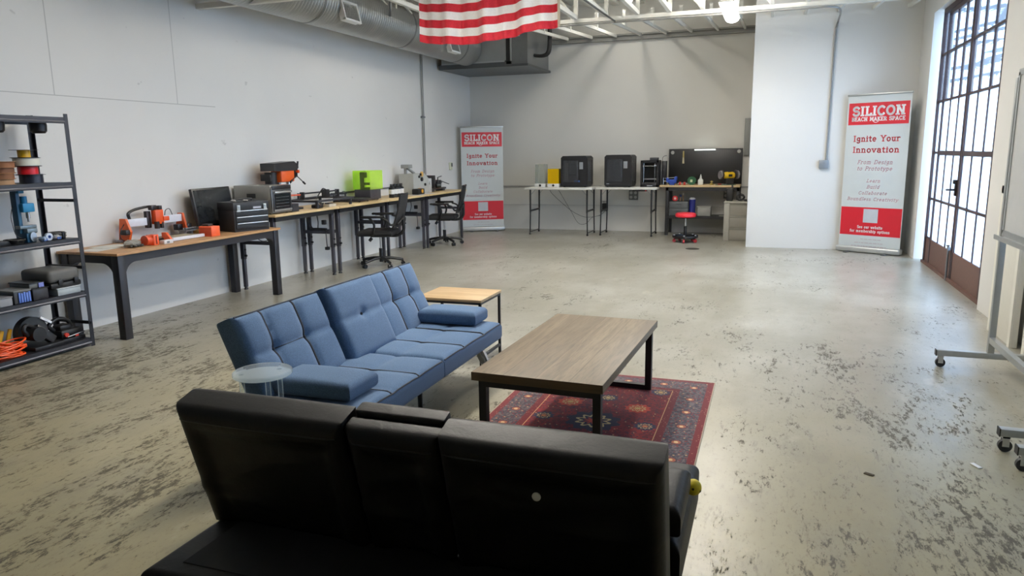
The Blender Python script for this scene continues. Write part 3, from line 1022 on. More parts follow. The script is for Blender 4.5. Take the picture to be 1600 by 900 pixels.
solo('rug', MB().box(rx0, rx1, ry0, ry1, .0005, .008, .002), mk_rug((rx1 - rx0) / 2, (ry1 - ry0) / 2), 'red and navy persian style rug on the floor under the coffee table', 'rug', ((rx0 + rx1) / 2, (ry0 + ry1) / 2, 0))

# ------------------------------------------------------------------ side tables
st = thing('side_table', 'low side table of pale wood slats on thin black frame behind the blue sofa', 'table', (-2.19, 4.99, 0))
part('table_top', MB().box(-2.45, -1.93, 4.77, 5.20, .48, .50, .002), SIDEW, st)
for x, y in ((-2.44, 4.78), (-1.955, 4.78), (-2.44, 5.175), (-1.955, 5.175)):
    part('leg', MB().box(x, x + .018, y, y + .018, 0, .48), BLACKM, st)
part('rail', MB().box(-2.44, -1.937, 4.78, 4.798, .462, .48).box(-2.44, -1.937, 5.175, 5.193, .462, .48).box(-2.44, -2.422, 4.79, 5.18, .462, .48).box(-1.955, -1.937, 4.79, 5.18, .462, .48), BLACKM, st)
parts('stretcher', MB().box(-1.955, -1.937, 4.79, 5.18, .06, .078).box(-2.44, -2.422, 4.79, 5.18, .06, .078), BLACKM, st)
ACRY = clear('clear_acrylic', 240, 246, 248, .10, .06)
at_ = thing('acrylic_table', 'small round clear acrylic drink table at the near end of the blue sofa', 'table', (-2.085, 2.56, 0))
part('table_top', MB().lathe([(0, .614), (.124, .614), (.128, .610), (.128, .598), (.124, .594), (0, .594)], (-2.085, 2.56, 0), 'z', 40), ACRY, at_)
for a in (200, 320, 80):
    px, py = -2.085 + .095 * math.cos(R(a)), 2.56 + .095 * math.sin(R(a))
    part('leg', MB().cyl((px, py, .014), (px, py, .594), .012, 14), ACRY, at_)
part('base', MB().lathe([(0, .014), (.13, .014), (.134, .010), (.134, 0), (0, 0)], (-2.085, 2.56, 0), 'z', 40), ACRY, at_)

# ------------------------------------------------------------------ mobile whiteboards and panels by the right wall
WBF = M(176, 180, 180, .35, .5)
WBS = M(205, 207, 206, .22, 0, .02)
def whiteboard(x, ya, yb, lab, marks=False):
    t = thing('whiteboard', lab, 'whiteboard', (x, (ya + yb) / 2, 0), 'mobile whiteboards')
    part('board', MB().box(x - .012, x + .012, ya + .05, yb - .05, .98, 2.0), WBS, t)
    part('board_frame', MB().box(x - .018, x + .018, ya + .03, yb - .03, 1.99, 2.03).box(x - .018, x + .018, ya + .03, yb - .03, .95, .99).box(x - .018, x + .018, ya + .03, ya + .06, .97, 2.01).box(x - .018, x + .018, yb - .06, yb - .03, .97, 2.01), WBF, t)
    for y in (ya, yb):
        part('post', MB().box(x - .02, x + .02, y - .02, y + .02, .12, 1.98, .003), WBF, t)
        ft = part('foot', MB().box(x - .33, x + .33, y - .025, y + .025, .085, .125, .003), WBF, t)
        parts('end_cap', MB().box(x - .335, x - .33, y - .026, y + .026, .084, .126).box(x + .33, x + .335, y - .026, y + .026, .084, .126), BLACK, ft)
        for sx in (-.30, .30):
            cs = MB()
            cs.cyl((x + sx, y - .012, .032), (x + sx, y + .012, .032), .032, 16)
            w_ = part('caster', cs, DKGREY, t)
            part('caster_fork', MB().box(x + sx - .016, x + sx + .016, y - .018, y - .013, .03, .085).box(x + sx - .016, x + sx + .016, y + .013, y + .018, .03, .085).box(x + sx - .018, x + sx + .018, y - .018, y + .018, .075, .086), CHROME, w_)
    part('crossbar', MB().box(x - .018, x + .018, ya, yb, .20, .24), WBF, t)
    part('pen_tray', MB().box(x - .075, x - .018, ya + .1, yb - .1, .935, .95).box(x - .08, x - .072, ya + .1, yb - .1, .935, .965), WBF, t)
    if marks:
        mk = MB()
        for k in range(4):
            mk.box(x - .0135, x - .012, yb - .16 - .02 * k, yb - .153 - .02 * k, 1.93, 1.955)
        part('marker_writing', mk, M(220, 90, 150, .5), t, 'pink marker strokes')
    return t
whiteboard(1.495, 4.17, 5.74, 'white mobile whiteboard on grey wheeled frame, nearer the glass door', True)
whiteboard(1.51, 2.25, 3.93, 'white mobile whiteboard beside the camera, only its wheeled foot in the picture')
pt = thing('red_marker', 'red marker pen lying in the whiteboard tray', 'marker', (1.475, 5.0, .95))
part('body', MB().cyl((1.472, 4.95, .958), (1.472, 5.06, .958), .008, 10), RED, pt)
part('cap', MB().cyl((1.472, 5.06, .958), (1.472, 5.10, .958), .0088, 10), M(150, 20, 28, .4), pt)
for k, (x, y, w, lab) in enumerate(((1.83, 6.75, .62, 'tall white panel leaning on the wall behind the whiteboard, nearer the door'), (1.83, 5.75, .80, 'tall white panel leaning on the wall behind the whiteboard, farther from the door'))):
    t = thing('wall_panel', lab, 'panel', (x, y, 0), 'white leaning panels')
    part('sheet', MB().box(x - .02, x + .02, y - w / 2, y + w / 2, .0, 1.22, .004), M(224, 222, 212, .5, 0, .03), t)
    part('rim', MB().box(x - .035, x - .02, y - w / 2, y - w / 2 + .06, .0, 1.22).box(x - .035, x - .02, y + w / 2 - .06, y + w / 2, .0, 1.22).box(x - .035, x - .02, y - w / 2, y + w / 2, 1.16, 1.22), M(228, 226, 216, .5, 0, .03), t)

# ------------------------------------------------------------------ flag
fl = thing('flag', 'large red and white striped flag hanging from the roof', 'flag', (-2.7, 7.0, 2.7))
FX0, FX1, FZ0, FH = -3.44, -1.995, 2.66, .975
def fpt(u, v, off=0.0):
    x = FX0 + (FX1 - FX0) * u
    sag = -.055 * math.sin(PI * min(1, u * 1.15) ** .8) + .10 * max(0, u - .45) ** 1.3
    y = 7.0 + .035 * math.sin(u * 21 + v * 1.5) * (1 - .5 * v) + .02 * math.sin(u * 47)
    return Vector((x, y + off, FZ0 + FH * v + sag * (1 - .6 * v)))
def cloth(u0, u1, v0, v1, nu, nv, th=.0015):
    mb = MB()
    for s in (-th, th):
        G = [[mb.bm.verts.new(fpt(u0 + (u1 - u0) * i / nu, v0 + (v1 - v0) * j / nv, s)) for j in range(nv + 1)] for i in range(nu + 1)]
        for i in range(nu):
            for j in range(nv):
                f = mb.bm.faces.new((G[i][j], G[i + 1][j], G[i + 1][j + 1], G[i][j + 1]))
                f.smooth = True
    return mb
FRED = mk_fabric('flag_red', (182, 10, 34), (204, 18, 44), 90, .7)
FWHT = mk_fabric('flag_white', (240, 239, 235), (250, 249, 246), 90, .7)
FNVY = mk_fabric('flag_navy', (30, 36, 78), (40, 46, 92), 90, .7)
for k in range(13):
    part('stripe', cloth(0, 1.0 if k < 6 else .6, k / 13, (k + 1) / 13, 70, 2), FRED if k % 2 == 0 else FWHT, fl)
part('canton', cloth(.6, 1.0, 6 / 13, 1, 30, 6), FNVY, fl)
sr = MB()
for r_ in range(9):
    for c_ in range(6 if r_ % 2 == 0 else 5):
        u = .6 + .4 * ((c_ + (.5 if r_ % 2 == 0 else 1)) / 6)
        v = 6 / 13 + (7 / 13) * (r_ + .5) / 9
        p = fpt(u, v, -.004)
        sr.prism([(p.x + (.02 if q % 2 == 0 else .008) * math.sin(q * PI / 5), p.z + (.02 if q % 2 == 0 else .008) * math.cos(q * PI / 5)) for q in range(10)], 'xz', p.y - .001, p.y)
part('stars', sr, FWHT, fl)
part('header', cloth(1.0, 1.022, 0, 1, 2, 12, .003), M(206, 200, 180, .8), fl)
cr = MB()
for u in (.0, 1.01):
    p = fpt(u, 1)
    cr.cyl(p, (p.x, p.y, zroof(7.0) + .12), .004, 6)
part('cord', cr, WHITE, fl)
# ------------------------------------------------------------------ lettering: a slab-serif stroke alphabet
A_ = arc
GL = {
 'S': (.62, [A_(.31, .74, .23, .24, 20, 270, 10) + A_(.31, .26, .25, .26, 90, -160, 10)]),
 'I': (.34, [[(.17, 0), (.17, 1)]]),
 'L': (.56, [[(.16, 1), (.16, 0)], [(.16, .03), (.52, .03), (.52, .2)]]),
 'C': (.68, [A_(.37, .5, .29, .48, 45, 315, 14)]),
 'O': (.76, [A_(.38, .5, .30, .48, 0, 360, 18)]),
 'N': (.76, [[(.15, 0), (.15, 1)], [(.15, .97), (.61, .03)], [(.61, 1), (.61, 0)]]),
 'B': (.64, [[(.15, 0), (.15, 1)], [(.15, .97), (.34, .97)] + A_(.34, .75, .18, .22, 90, -90, 6) + [(.15, .53)], [(.34, .53)] + A_(.36, .28, .22, .25, 90, -90, 6) + [(.15, .03)]]),
 'E': (.60, [[(.15, 0), (.15, 1)], [(.15, .97), (.54, .97)], [(.15, .52), (.44, .52)], [(.15, .03), (.55, .03)]]),
 'A': (.74, [[(.10, 0), (.37, 1)], [(.37, 1), (.64, 0)], [(.2, .34), (.54, .34)]]),
 'H': (.74, [[(.15, 0), (.15, 1)], [(.59, 0), (.59, 1)], [(.15, .5), (.59, .5)]]),
 'M': (.88, [[(.15, 0), (.15, 1)], [(.15, .97), (.44, .3), (.73, .97)], [(.73, 1), (.73, 0)]]),
 'K': (.70, [[(.15, 0), (.15, 1)], [(.15, .42), (.58, 1)], [(.27, .56), (.62, 0)]]),
 'R': (.68, [[(.15, 0), (.15, 1)], [(.15, .97), (.36, .97)] + A_(.36, .73, .2, .24, 90, -90, 6) + [(.15, .49)], [(.36, .49), (.60, 0)]]),
 'P': (.62, [[(.15, 0), (.15, 1)], [(.15, .97), (.36, .97)] + A_(.36, .72, .21, .25, 90, -90, 6) + [(.15, .47)]]),
 'Y': (.70, [[(.08, 1), (.35, .48)], [(.62, 1), (.35, .48)], [(.35, .5), (.35, 0)]]),
 'F': (.58, [[(.15, 0), (.15, 1)], [(.15, .97), (.54, .97)], [(.15, .52), (.44, .52)]]),
 'D': (.72, [[(.15, 0), (.15, 1)], [(.15, .97), (.32, .97)] + A_(.32, .5, .31, .47, 90, -90, 10) + [(.15, .03)]]),
 'a': (.56, [A_(.27, .5, .17, .18, 160, 0, 7) + [(.44, .0)], A_(.27, .2, .18, .19, 20, 340, 10)]),
 'b': (.58, [[(.14, 1), (.14, .02)], A_(.31, .34, .18, .33, 180, -180, 12)]),
 'c': (.52, [A_(.29, .34, .2, .33, 50, 310, 12)]),
 'd': (.60, [[(.45, 1), (.45, 0)], A_(.28, .34, .18, .33, 0, 360, 12)]),
 'e': (.56, [[(.1, .36), (.46, .36)] + A_(.28, .34, .19, .33, 5, 310, 12)]),
 'f': (.38, [A_(.3, .82, .14, .17, 60, 180, 5) + [(.16, 0)], [(.04, .66), (.32, .66)]]),
 'g': (.58, [A_(.28, .40, .17, .27, 0, 360, 12), [(.45, .68), (.45, -.1)] + A_(.27, -.1, .18, .17, 0, -160, 7)]),
 'h': (.60, [[(.14, 1), (.14, 0)], [(.14, .45)] + A_(.29, .45, .16, .22, 150, 0, 6) + [(.45, 0)]]),
 'i': (.30, [[(.15, .66), (.15, 0)], [(.15, .86), (.15, .93)]]),
 'l': (.30, [[(.15, 1), (.15, 0)]]),
 'm': (.88, [[(.14, .66), (.14, 0)], [(.14, .45)] + A_(.28, .45, .15, .22, 150, 0, 6) + [(.43, 0)], [(.43, .45)] + A_(.57, .45, .15, .22, 150, 0, 6) + [(.72, 0)]]),
 'n': (.60, [[(.14, .66), (.14, 0)], [(.14, .45)] + A_(.29, .45, .16, .22, 150, 0, 6) + [(.45, 0)]]),
 'o': (.58, [A_(.29, .34, .2, .33, 0, 360, 14)]),
 'p': (.58, [[(.14, .66), (.14, -.28)], A_(.31, .34, .18, .33, 180, -180, 12)]),
 'r': (.46, [[(.14, .66), (.14, 0)], [(.14, .42)] + A_(.32, .45, .18, .2, 160, 50, 5)]),
 's': (.48, [A_(.24, .50, .15, .16, 20, 270, 8) + A_(.24, .17, .17, .17, 90, -160, 8)]),
 't': (.40, [[(.18, .9), (.18, .15)] + A_(.29, .14, .11, .13, 180, 300, 5), [(.05, .66), (.34, .66)]]),
 'u': (.60, [[(.14, .66), (.14, .22)] + A_(.29, .22, .15, .21, 180, 350, 6), [(.45, .66), (.45, 0)]]),
 'v': (.56, [[(.08, .66), (.28, .02)], [(.48, .66), (.28, .02)]]),
 'w': (.80, [[(.07, .66), (.24, .02), (.40, .6), (.56, .02), (.73, .66)]]),
 'y': (.56, [[(.08, .66), (.29, .05)], [(.48, .66), (.24, -.28), (.12, -.28)]]),
}
def serifs(st, cap):
    out = []
    for (p, q) in ((st[0], st[1]), (st[-1], st[-2])):
        if abs(p[0] - q[0]) < abs(p[1] - q[1]) * .75 and any(abs(p[1] - h_) < .005 for h_ in (0, .66, 1, -.28)):
            out.append([(p[0] - .13, p[1] + (.0 if p[1] < .5 else -.0)), (p[0] + .13, p[1])])
    return out
def text(mb, s, to3, cx, base, size, width, wt=.10, slant=0.0, serif=True, space=.08):
    """write s centred on cx with cap height size, squeezed or stretched to width; to3 maps (u, v, n) into space"""
    tot = sum((GL[c][0] if c != ' ' else .42) + space for c in s) - space
    kx = width / tot
    x = cx - width / 2
    def P(px, py):
        return x + (px + slant * py) * kx, base + py * size
    def stroke(a, b, w):
        (ua, va), (ub, vb) = P(*a), P(*b)
        dx, dy = ub - ua, vb - va
        L = math.hypot(dx, dy)
        if L < 1e-9: return
        dx, dy = dx / L * w * .5, dy / L * w * .5
        ua -= dx * .7; va -= dy * .7; ub += dx * .7; vb += dy * .7
        mb.quad(to3(ua - dy, va + dx, 0), to3(ub - dy, vb + dx, 0), to3(ub + dy, vb - dx, 0), to3(ua + dy, va - dx, 0))
    for c in s:
        if c == ' ':
            x += (.42 + space) * kx
            continue
        w, ss = GL[c]
        for st in ss:
            for a, b in zip(st, st[1:]):
                stroke(a, b, wt * size)
            if serif:
                for a, b in serifs(st, c.isupper()):
                    stroke(a, b, wt * size * .7)
        x += (w + space) * kx
BANW = M(196, 202, 202, .5, 0, .03, 2)
BANR = M(198, 22, 42, .45, 0, .03)
BANT = M(186, 52, 62, .5)
BANL = M(176, 112, 128, .5)
PAPER = M(236, 236, 236, .6, 0, .02)
def banner(px, py, qx, qy, H, lab):
    """stand from (px, py) to (qx, qy) on the floor; printed side to the right of that direction"""
    a, b = Vector((px, py, 0)), Vector((qx, qy, 0))
    U = (b - a).normalized()
    Wd = (b - a).length
    N = Vector((U.y, -U.x, 0))
    t = thing('banner_stand', lab, 'banner', tuple((a + b) / 2), 'roll-up banners')
    rot = Matrix((U, N * -1, Z)).transposed()
    def at(u, v, n=0): return a + U * u + Z * v + N * n
    part('sheet', MB().obox(at(Wd / 2, H / 2 + .03, 0), (Wd - .02, .006, H - .08), rot), BANW, t)
    part('top_rail', MB().obox(at(Wd / 2, H - .012, 0), (Wd, .03, .028), rot, .006), M(170, 174, 174, .35, .6), t)
    cs = MB().obox(at(Wd / 2, .05, 0), (Wd + .02, .13, .085), rot, .025, 3)
    part('base_cassette', cs, M(190, 192, 190, .35, .5), t)
    part('foot', MB().obox(at(Wd * .2, .008, .0), (.05, .34, .012), rot, .003).obox(at(Wd * .8, .008, 0), (.05, .34, .012), rot, .003), M(120, 122, 122, .4, .5), t)
    part('pole', MB().cyl(at(Wd / 2, .06, -.03), at(Wd / 2, H - .02, -.03), .01, 10), STEEL, t)
    def f3(n):
        return lambda u, v, _: at(u, v, n)
    def blk(v0, v1, m=.03):
        e = MB()
        e.obox(at(Wd / 2, (v0 + v1) / 2, .0038), (Wd * (1 - 2 * m), .001, v1 - v0), rot)
        return e
    V = lambda f: H * (1 - f)
    part('header_panel', blk(V(.19), V(.055), .035), BANR, t)
    part('lower_panel', blk(V(.888), V(.708), .02), BANR, t)
    def line(nm, mat, s, n, v, h, w, wt, sl=0.0):
        m_ = MB()
        text(m_, s, f3(n), Wd / 2, V(v), H * h, Wd * w, wt, sl)
        part(nm, m_, mat, t)
    line('header_lettering', PAPER, 'SILICON', .0052, .132, .052, .80, .25)
    line('header_lettering', PAPER, 'BEACH MAKER SPACE', .0052, .166, .021, .82, .26)
    sw = MB()
    pts = [f3(.0055)(Wd * (.425 + .09 * k / 8), V(.168 + .010 * math.sin(PI * k / 8)), 0) for k in range(9)]
    sw.tube(pts, .004, 5)
    part('emblem', sw, PAPER, t)
    line('title_lettering', BANT, 'Ignite Your', .0045, .293, .034, .72, .20)
    line('title_lettering', BANT, 'Innovation', .0045, .362, .034, .72, .20)
    line('script_lettering', BANL, 'From Design', .0045, .434, .024, .55, .12, .22)
    line('script_lettering', BANL, 'to Prototype', .0045, .474, .024, .55, .12, .22)
    for k, s in enumerate(('Learn', 'Build', 'Collaborate', 'Boundless Creativity')):
        line('script_lettering', BANL, s, .0045, .549 + .0385 * k, .0195, (.215, .20, .45, .80)[k], .12, .22)
    line('lower_lettering', PAPER, 'See our website', .0052, .842, .0165, .40, .2)
    line('lower_lettering', PAPER, 'for membership options', .0052, .868, .0165, .63, .2)
    part('paper_square', MB().obox(at(Wd / 2, (V(.805) + V(.718)) / 2, .0048), (Wd * .23, .001, V(.718) - V(.805)), rot), M(188, 192, 198, .6), t)
    r = random.Random(5)
    for k, (v, wd) in enumerate(((.912, .27), (.936, .46), (.957, .56))):
        w5 = MB()
        u = Wd / 2 - Wd * wd / 2
        while u < Wd / 2 + Wd * wd / 2:
            l = r.uniform(.02, .06)
            w5.obox(at(u + l / 2, V(v), .0040), (l, .0008, H * .0035), rot)
            u += l + .010
        part('fine_print', w5, M(176, 158, 162, .6), t)
banner(-5.74, 13.29, -5.00, 13.70, 2.04, 'red and white roll-up banner standing in the room corner past the benches')
banner(1.00, 12.08, 1.79, 11.64, 2.30, 'red and white roll-up banner standing beside the glass door')
# ------------------------------------------------------------------ metal shelf unit at the left edge
sh = thing('shelf_unit', 'black metal shelving unit holding tools and filament spools in front of the long wall', 'shelf', (-5.5, 3.8, 0))
SX0, SX1, SY0, SY1 = -5.70, -5.29, 3.18, 4.43
for x in (SX0, SX1 - .035):
    for y in (SY0, SY1 - .035):
        pm = MB()
        fx = x if x == SX0 else x + .031
        pm.box(fx, fx + .004, y, y + .035, 0, 1.89).box(x, x + .035, y if y == SY0 else y + .031, (y if y == SY0 else y + .031) + .004, 0, 1.89)
        for k in range(24):
            pm.lathe([(0, .0005), (.006, .0005), (.006, 0)], (fx + .0042 if fx != SX0 else fx - .0002, y + .017, .08 + k * .075), 'x', 8)
        part('post', pm, FRAME, sh)
SHZ = (1.86, 1.355, .905, .465, .065)
for z in SHZ:
    s = MB()
    s.box(SX0 + .004, SX1 - .004, SY0 + .004, SY1 - .004, z - .012, z)
    s.box(SX1 - .012, SX1 - .002, SY0 + .03, SY1 - .03, z - .045, z + .004).box(SX0 + .002, SX0 + .012, SY0 + .03, SY1 - .03, z - .045, z + .004)
    sp = part('shelf', s, FRAME, sh)
    part('lip', MB().cyl((SX1 - .002, SY0 + .03, z - .030), (SX1 - .002, SY1 - .03, z - .030), .007, 8), M(112, 112, 118, .35, .4), sp)
for z in (1.21, .665, .2):
    part('brace', MB().box(SX0, SX1, SY1 - .03, SY1 - .014, z - .012, z + .012), BLACKM, sh)

def spool(x, y, z, r, h, col, flange, core, lab, grp='filament spools on the shelf'):
    t = thing('filament_spool', lab, 'spool', (x, y, z), grp)
    part('winding', MB().lathe([(0, .003), (core, .003), (core, h - .003), (0, h - .003)], (x, y, z), 'z', 32), col, t)
    part('flange', MB().lathe([(.03, 0), (r, 0), (r, .003), (.03, .003)], (x, y, z), 'z', 32), flange, t)
    part('flange', MB().lathe([(.03, h - .003), (r, h - .003), (r, h), (.03, h)], (x, y, z), 'z', 32), flange, t)
    return z + h
FLB = M(30, 30, 32, .35)
z = 1.356
z = spool(-5.46, 4.19, z, .10, .068, M(34, 40, 54, .35), FLB, .082, 'dark navy filament spool at the bottom of the stack')
z = spool(-5.46, 4.17, z, .098, .066, M(206, 28, 38, .4), FLB, .070, 'red filament spool in the stack between white and navy')
z = spool(-5.46, 4.165, z, .10, .064, M(222, 222, 208, .5), FLB, .090, 'white filament spool in the stack under the yellow one')
z = spool(-5.46, 4.155, z, .098, .060, M(232, 178, 28, .4), FLB, .044, 'yellow filament spool on top of the stack')
CARD = M(150, 108, 74, .8)
z = 1.356
for k, (c, lab) in enumerate(((M(176, 140, 104, .7), 'tan cardboard spool at the bottom of the brown stack'), (M(128, 86, 56, .7), 'brown cardboard spool, second from the bottom of its stack'), (M(104, 66, 44, .7), 'dark brown cardboard spool, second from the top of its stack'), (M(134, 88, 58, .7), 'brown cardboard spool on top of its stack'))):
    z = spool(-5.46, 3.945 + .006 * k, z, .096, .043, c, CARD, .085, lab, 'cardboard spools on the shelf')
for y, lab in ((4.27, 'black round fitting hanging under the top shelf above the spools'), (3.93, 'black round fitting hanging under the top shelf at the picture edge')):
    t = thing('puck_light', lab, 'lamp', (-5.42, y, 1.74))
    part('body', MB().lathe([(0, 1.845), (.055, 1.845), (.062, 1.80), (.058, 1.755), (.045, 1.74), (0, 1.74)], (-5.42, y, 0), 'z', 20), BLACK, t)
    part('lens', MB().lathe([(0, 1.7395), (.04, 1.7395), (.04, 1.742)], (-5.42, y, 0), 'z', 20), DKGREY, t)
hb = thing('tool_bag', 'dark rounded bag on the top shelf at the picture edge', 'bag', (-5.48, 3.74, 1.861))
part('body', MB().lathe([(0, 0), (.13, 0), (.16, .03), (.15, .12), (.08, .17), (0, .18)], (-5.48, 3.74, 1.861), 'z', 20), M(34, 34, 34, .8), hb)
part('handle', MB().tube(smooth_pts([(-5.48, 3.66, 2.02), (-5.48, 3.68, 2.09), (-5.48, 3.80, 2.09), (-5.48, 3.82, 2.02)], 5), .01, 8), BLACK, hb)

# second shelf: small blue mill, bits, cable coil
TEAL = M(36, 132, 180, .35, .1)
TEALD = M(28, 78, 108, .4, .1)
zz = .906
ml = thing('mini_mill', 'small blue benchtop milling machine standing on the second shelf', 'milling machine', (-5.46, 4.08, zz))
part('base', MB().box(-5.55, -5.37, 4.03, 4.14, zz, zz + .075, .008), TEALD, ml)
part('cross_slide', MB().box(-5.54, -5.38, 4.05, 4.17, zz + .075, zz + .11, .004).box(-5.50, -5.42, 4.0, 4.2, zz + .11, zz + .135, .003), M(120, 132, 138, .35, .6), ml)
part('column', MB().box(-5.54, -5.45, 4.015, 4.06, zz + .07, zz + .42, .005), TEALD, ml)
part('headstock', MB().box(-5.52, -5.40, 4.05, 4.19, zz + .24, zz + .31, .008), TEAL, ml)
part('motor', MB().cyl((-5.46, 4.11, zz + .31), (-5.46, 4.11, zz + .365), .036, 16).box(-5.50, -5.42, 4.03, 4.10, zz + .39, zz + .425, .006), TEAL, ml)
part('chuck', MB().cyl((-5.46, 4.14, zz + .24), (-5.46, 4.14, zz + .19), .022, 14).cyl((-5.46, 4.14, zz + .19), (-5.46, 4.14, zz + .16), .012, 12), CHROME, ml)
part('handwheel', MB().cyl((-5.36, 4.09, zz + .045), (-5.345, 4.09, zz + .045), .038, 18).cyl((-5.46, 4.2, zz + .09), (-5.46, 4.215, zz + .09), .025, 16), M(170, 174, 178, .3, .8), ml)
ml.scale = (.68, .68, .97)
part('power_cable', MB().tube(smooth_pts([(-5.52, 4.02, zz + .30), (-5.50, 3.97, zz + .22), (-5.47, 3.95, zz + .16), (-5.45, 3.96, zz + .07), (-5.43, 4.02, zz + .03)], 6), .004, 6), BLACK, ml)
rl = thing('label_roll', 'small white and blue roll lying on the shelf beside the blue mill', 'roll', (-5.37, 4.20, zz))
rl.scale = (.8, .72, .72)
part('ring', MB().lathe([(.018, -.012), (.042, -.012), (.042, .012), (.018, .012), (.018, -.012)], (-5.37, 4.20, zz + .044), 'x', 20), M(214, 222, 236, .4), rl)
part('core', MB().lathe([(.010, -.014), (.018, -.014), (.018, .014), (.010, .014), (.010, -.014)], (-5.37, 4.20, zz + .044), 'x', 16), M(44, 78, 150, .4), rl)
for k, (x, y, c, lab) in enumerate(((-5.345, 4.13, (150, 170, 196), 'blue grey plastic part packet lying in front of the mill'), (-5.35, 4.25, (196, 196, 196), 'crumpled clear bag of small parts beside the roll'))):
    t = thing('parts_packet', lab, 'packet', (x, y, zz))
    t.scale = (.75, .8, .8)
    pk = MB()
    r = random.Random(k)
    pk.ball((x, y, zz + .026), .04, (1.1, .9, .65), 10, 7)
    for v in pk.bm.verts: v.co += Vector((r.uniform(-.008, .008), r.uniform(-.008, .008), r.uniform(-.003, .006)))
    part('bag', pk, M(*c, .25), t)
    part('label_strip', MB().box(x + .034, x + .042, y - .02, y + .02, zz + .012, zz + .034), M(60, 90, 160, .4), t)
cb = thing('cable_coil', 'grey coiled cable lying on the second shelf near its end post', 'cable', (-5.45, 4.33, zz))
cm = MB()
for k in range(7):
    a = .055 + .004 * (k % 3)
    cm.tube([(-5.45 + a * 1.1 * math.cos(t * PI / 10), 4.335 + a * math.sin(t * PI / 10), zz + .008 + .007 * k) for t in range(20)], .005, 6, True)
part('coil', cm, M(104, 102, 98, .55), cb)
part('tie', MB().box(-5.40, -5.37, 4.325, 4.345, zz + .002, zz + .058, .003), BLACK, cb)
bk = thing('cable_bundle', 'black power adapter and cable heap next to the blue mill', 'cable', (-5.42, 3.88, zz))
part('adapter', MB().box(-5.46, -5.38, 3.80, 3.90, zz, zz + .035, .006), BLACK, bk)
cm = MB()
for k in range(4):
    cm.tube([(-5.41 + (.05 + .006 * k) * math.cos(t * PI / 9), 3.95 + (.055 + .005 * k) * math.sin(t * PI / 9), zz + .007 + .009 * k) for t in range(18)], .006, 6, True)
part('cord', cm, BLACK, bk)

# third shelf: cases and boxes
zz = .466
CASEG = M(88, 88, 86, .55)
cs = thing('clear_box', 'clear plastic box lying on the third shelf beneath the grey case', 'box', (-5.45, 4.31, zz))
part('body', MB().box(-5.57, -5.31, 4.17, 4.375, zz, zz + .05, .006), M(176, 184, 186, .2), cs)
part('lid', MB().box(-5.575, -5.305, 4.165, 4.38, zz + .05, zz + .06, .004), M(198, 204, 206, .2), cs)
tc = thing('tool_case', 'grey hard tool case lying on top of the clear box', 'case', (-5.46, 4.28, zz + .061))
part('lower_shell', MB().box(-5.63, -5.31, 4.12, 4.39, zz + .061, zz + .105, .012), M(30, 30, 31, .5), tc)
part('upper_shell', MB().box(-5.63, -5.31, 4.11, 4.388, zz + .105, zz + .21, .03, 3), CASEG, tc)
parts('latch', MB().box(-5.307, -5.297, 4.18, 4.22, zz + .085, zz + .13, .003).box(-5.307, -5.297, 4.32, 4.36, zz + .085, zz + .13, .003), BLACK, tc)
part('carry_handle', MB().tube(smooth_pts([(-5.50, 4.11, zz + .12), (-5.50, 4.09, zz + .12), (-5.42, 4.09, zz + .12), (-5.42, 4.11, zz + .12)], 4), .009, 8), BLACK, tc)
kb = thing('storage_box', 'black plastic box on the third shelf below the small organizer', 'box', (-5.43, 4.10, zz))
part('body', MB().box(-5.56, -5.32, 3.97, 4.10, zz, zz + .085, .006), M(40, 38, 42, .4), kb)
part('lid', MB().box(-5.565, -5.315, 3.967, 4.103, zz + .085, zz + .093, .003), BLACK, kb)
og = thing('organizer', 'flat clear organizer with blue and white parts on the black box', 'organizer', (-5.44, 4.09, zz + .094))
part('tray', MB().box(-5.55, -5.335, 3.96, 4.08, zz + .094, zz + .128, .004), M(96, 98, 96, .3), og)
part('lid', MB().box(-5.555, -5.33, 3.955, 4.083, zz + .128, zz + .137, .003), M(26, 28, 28, .3), og)
part('contents', MB().box(-5.334, -5.326, 4.03, 4.075, zz + .096, zz + .132, .003), M(120, 130, 196, .4), og)
ob = thing('organizer', 'clear bin with blue and white parts next to the black box on the third shelf', 'organizer', (-5.41, 3.935, zz))
part('body', MB().box(-5.52, -5.32, 3.82, 3.955, zz, zz + .09, .005), M(54, 56, 60, .35), ob)
part('lid', MB().box(-5.525, -5.315, 3.815, 3.957, zz + .09, zz + .103, .003), M(110, 112, 112, .3), ob)
cm = MB()
for k in range(5):
    cm.box(-5.319, -5.311, 3.85 + .02 * k, 3.866 + .02 * k, zz + .008, zz + .085 - .006 * (k % 2), .002)
part('contents', cm, M(96, 128, 206, .35), ob)
gb = thing('storage_box', 'pale grey box on the third shelf at the picture edge', 'box', (-5.41, 3.77, zz))
part('body', MB().box(-5.52, -5.32, 3.66, 3.805, zz, zz + .06, .005), M(150, 152, 156, .4), gb)
part('lid', MB().box(-5.525, -5.315, 3.655, 3.807, zz + .06, zz + .07, .003), M(120, 120, 124, .4), gb)

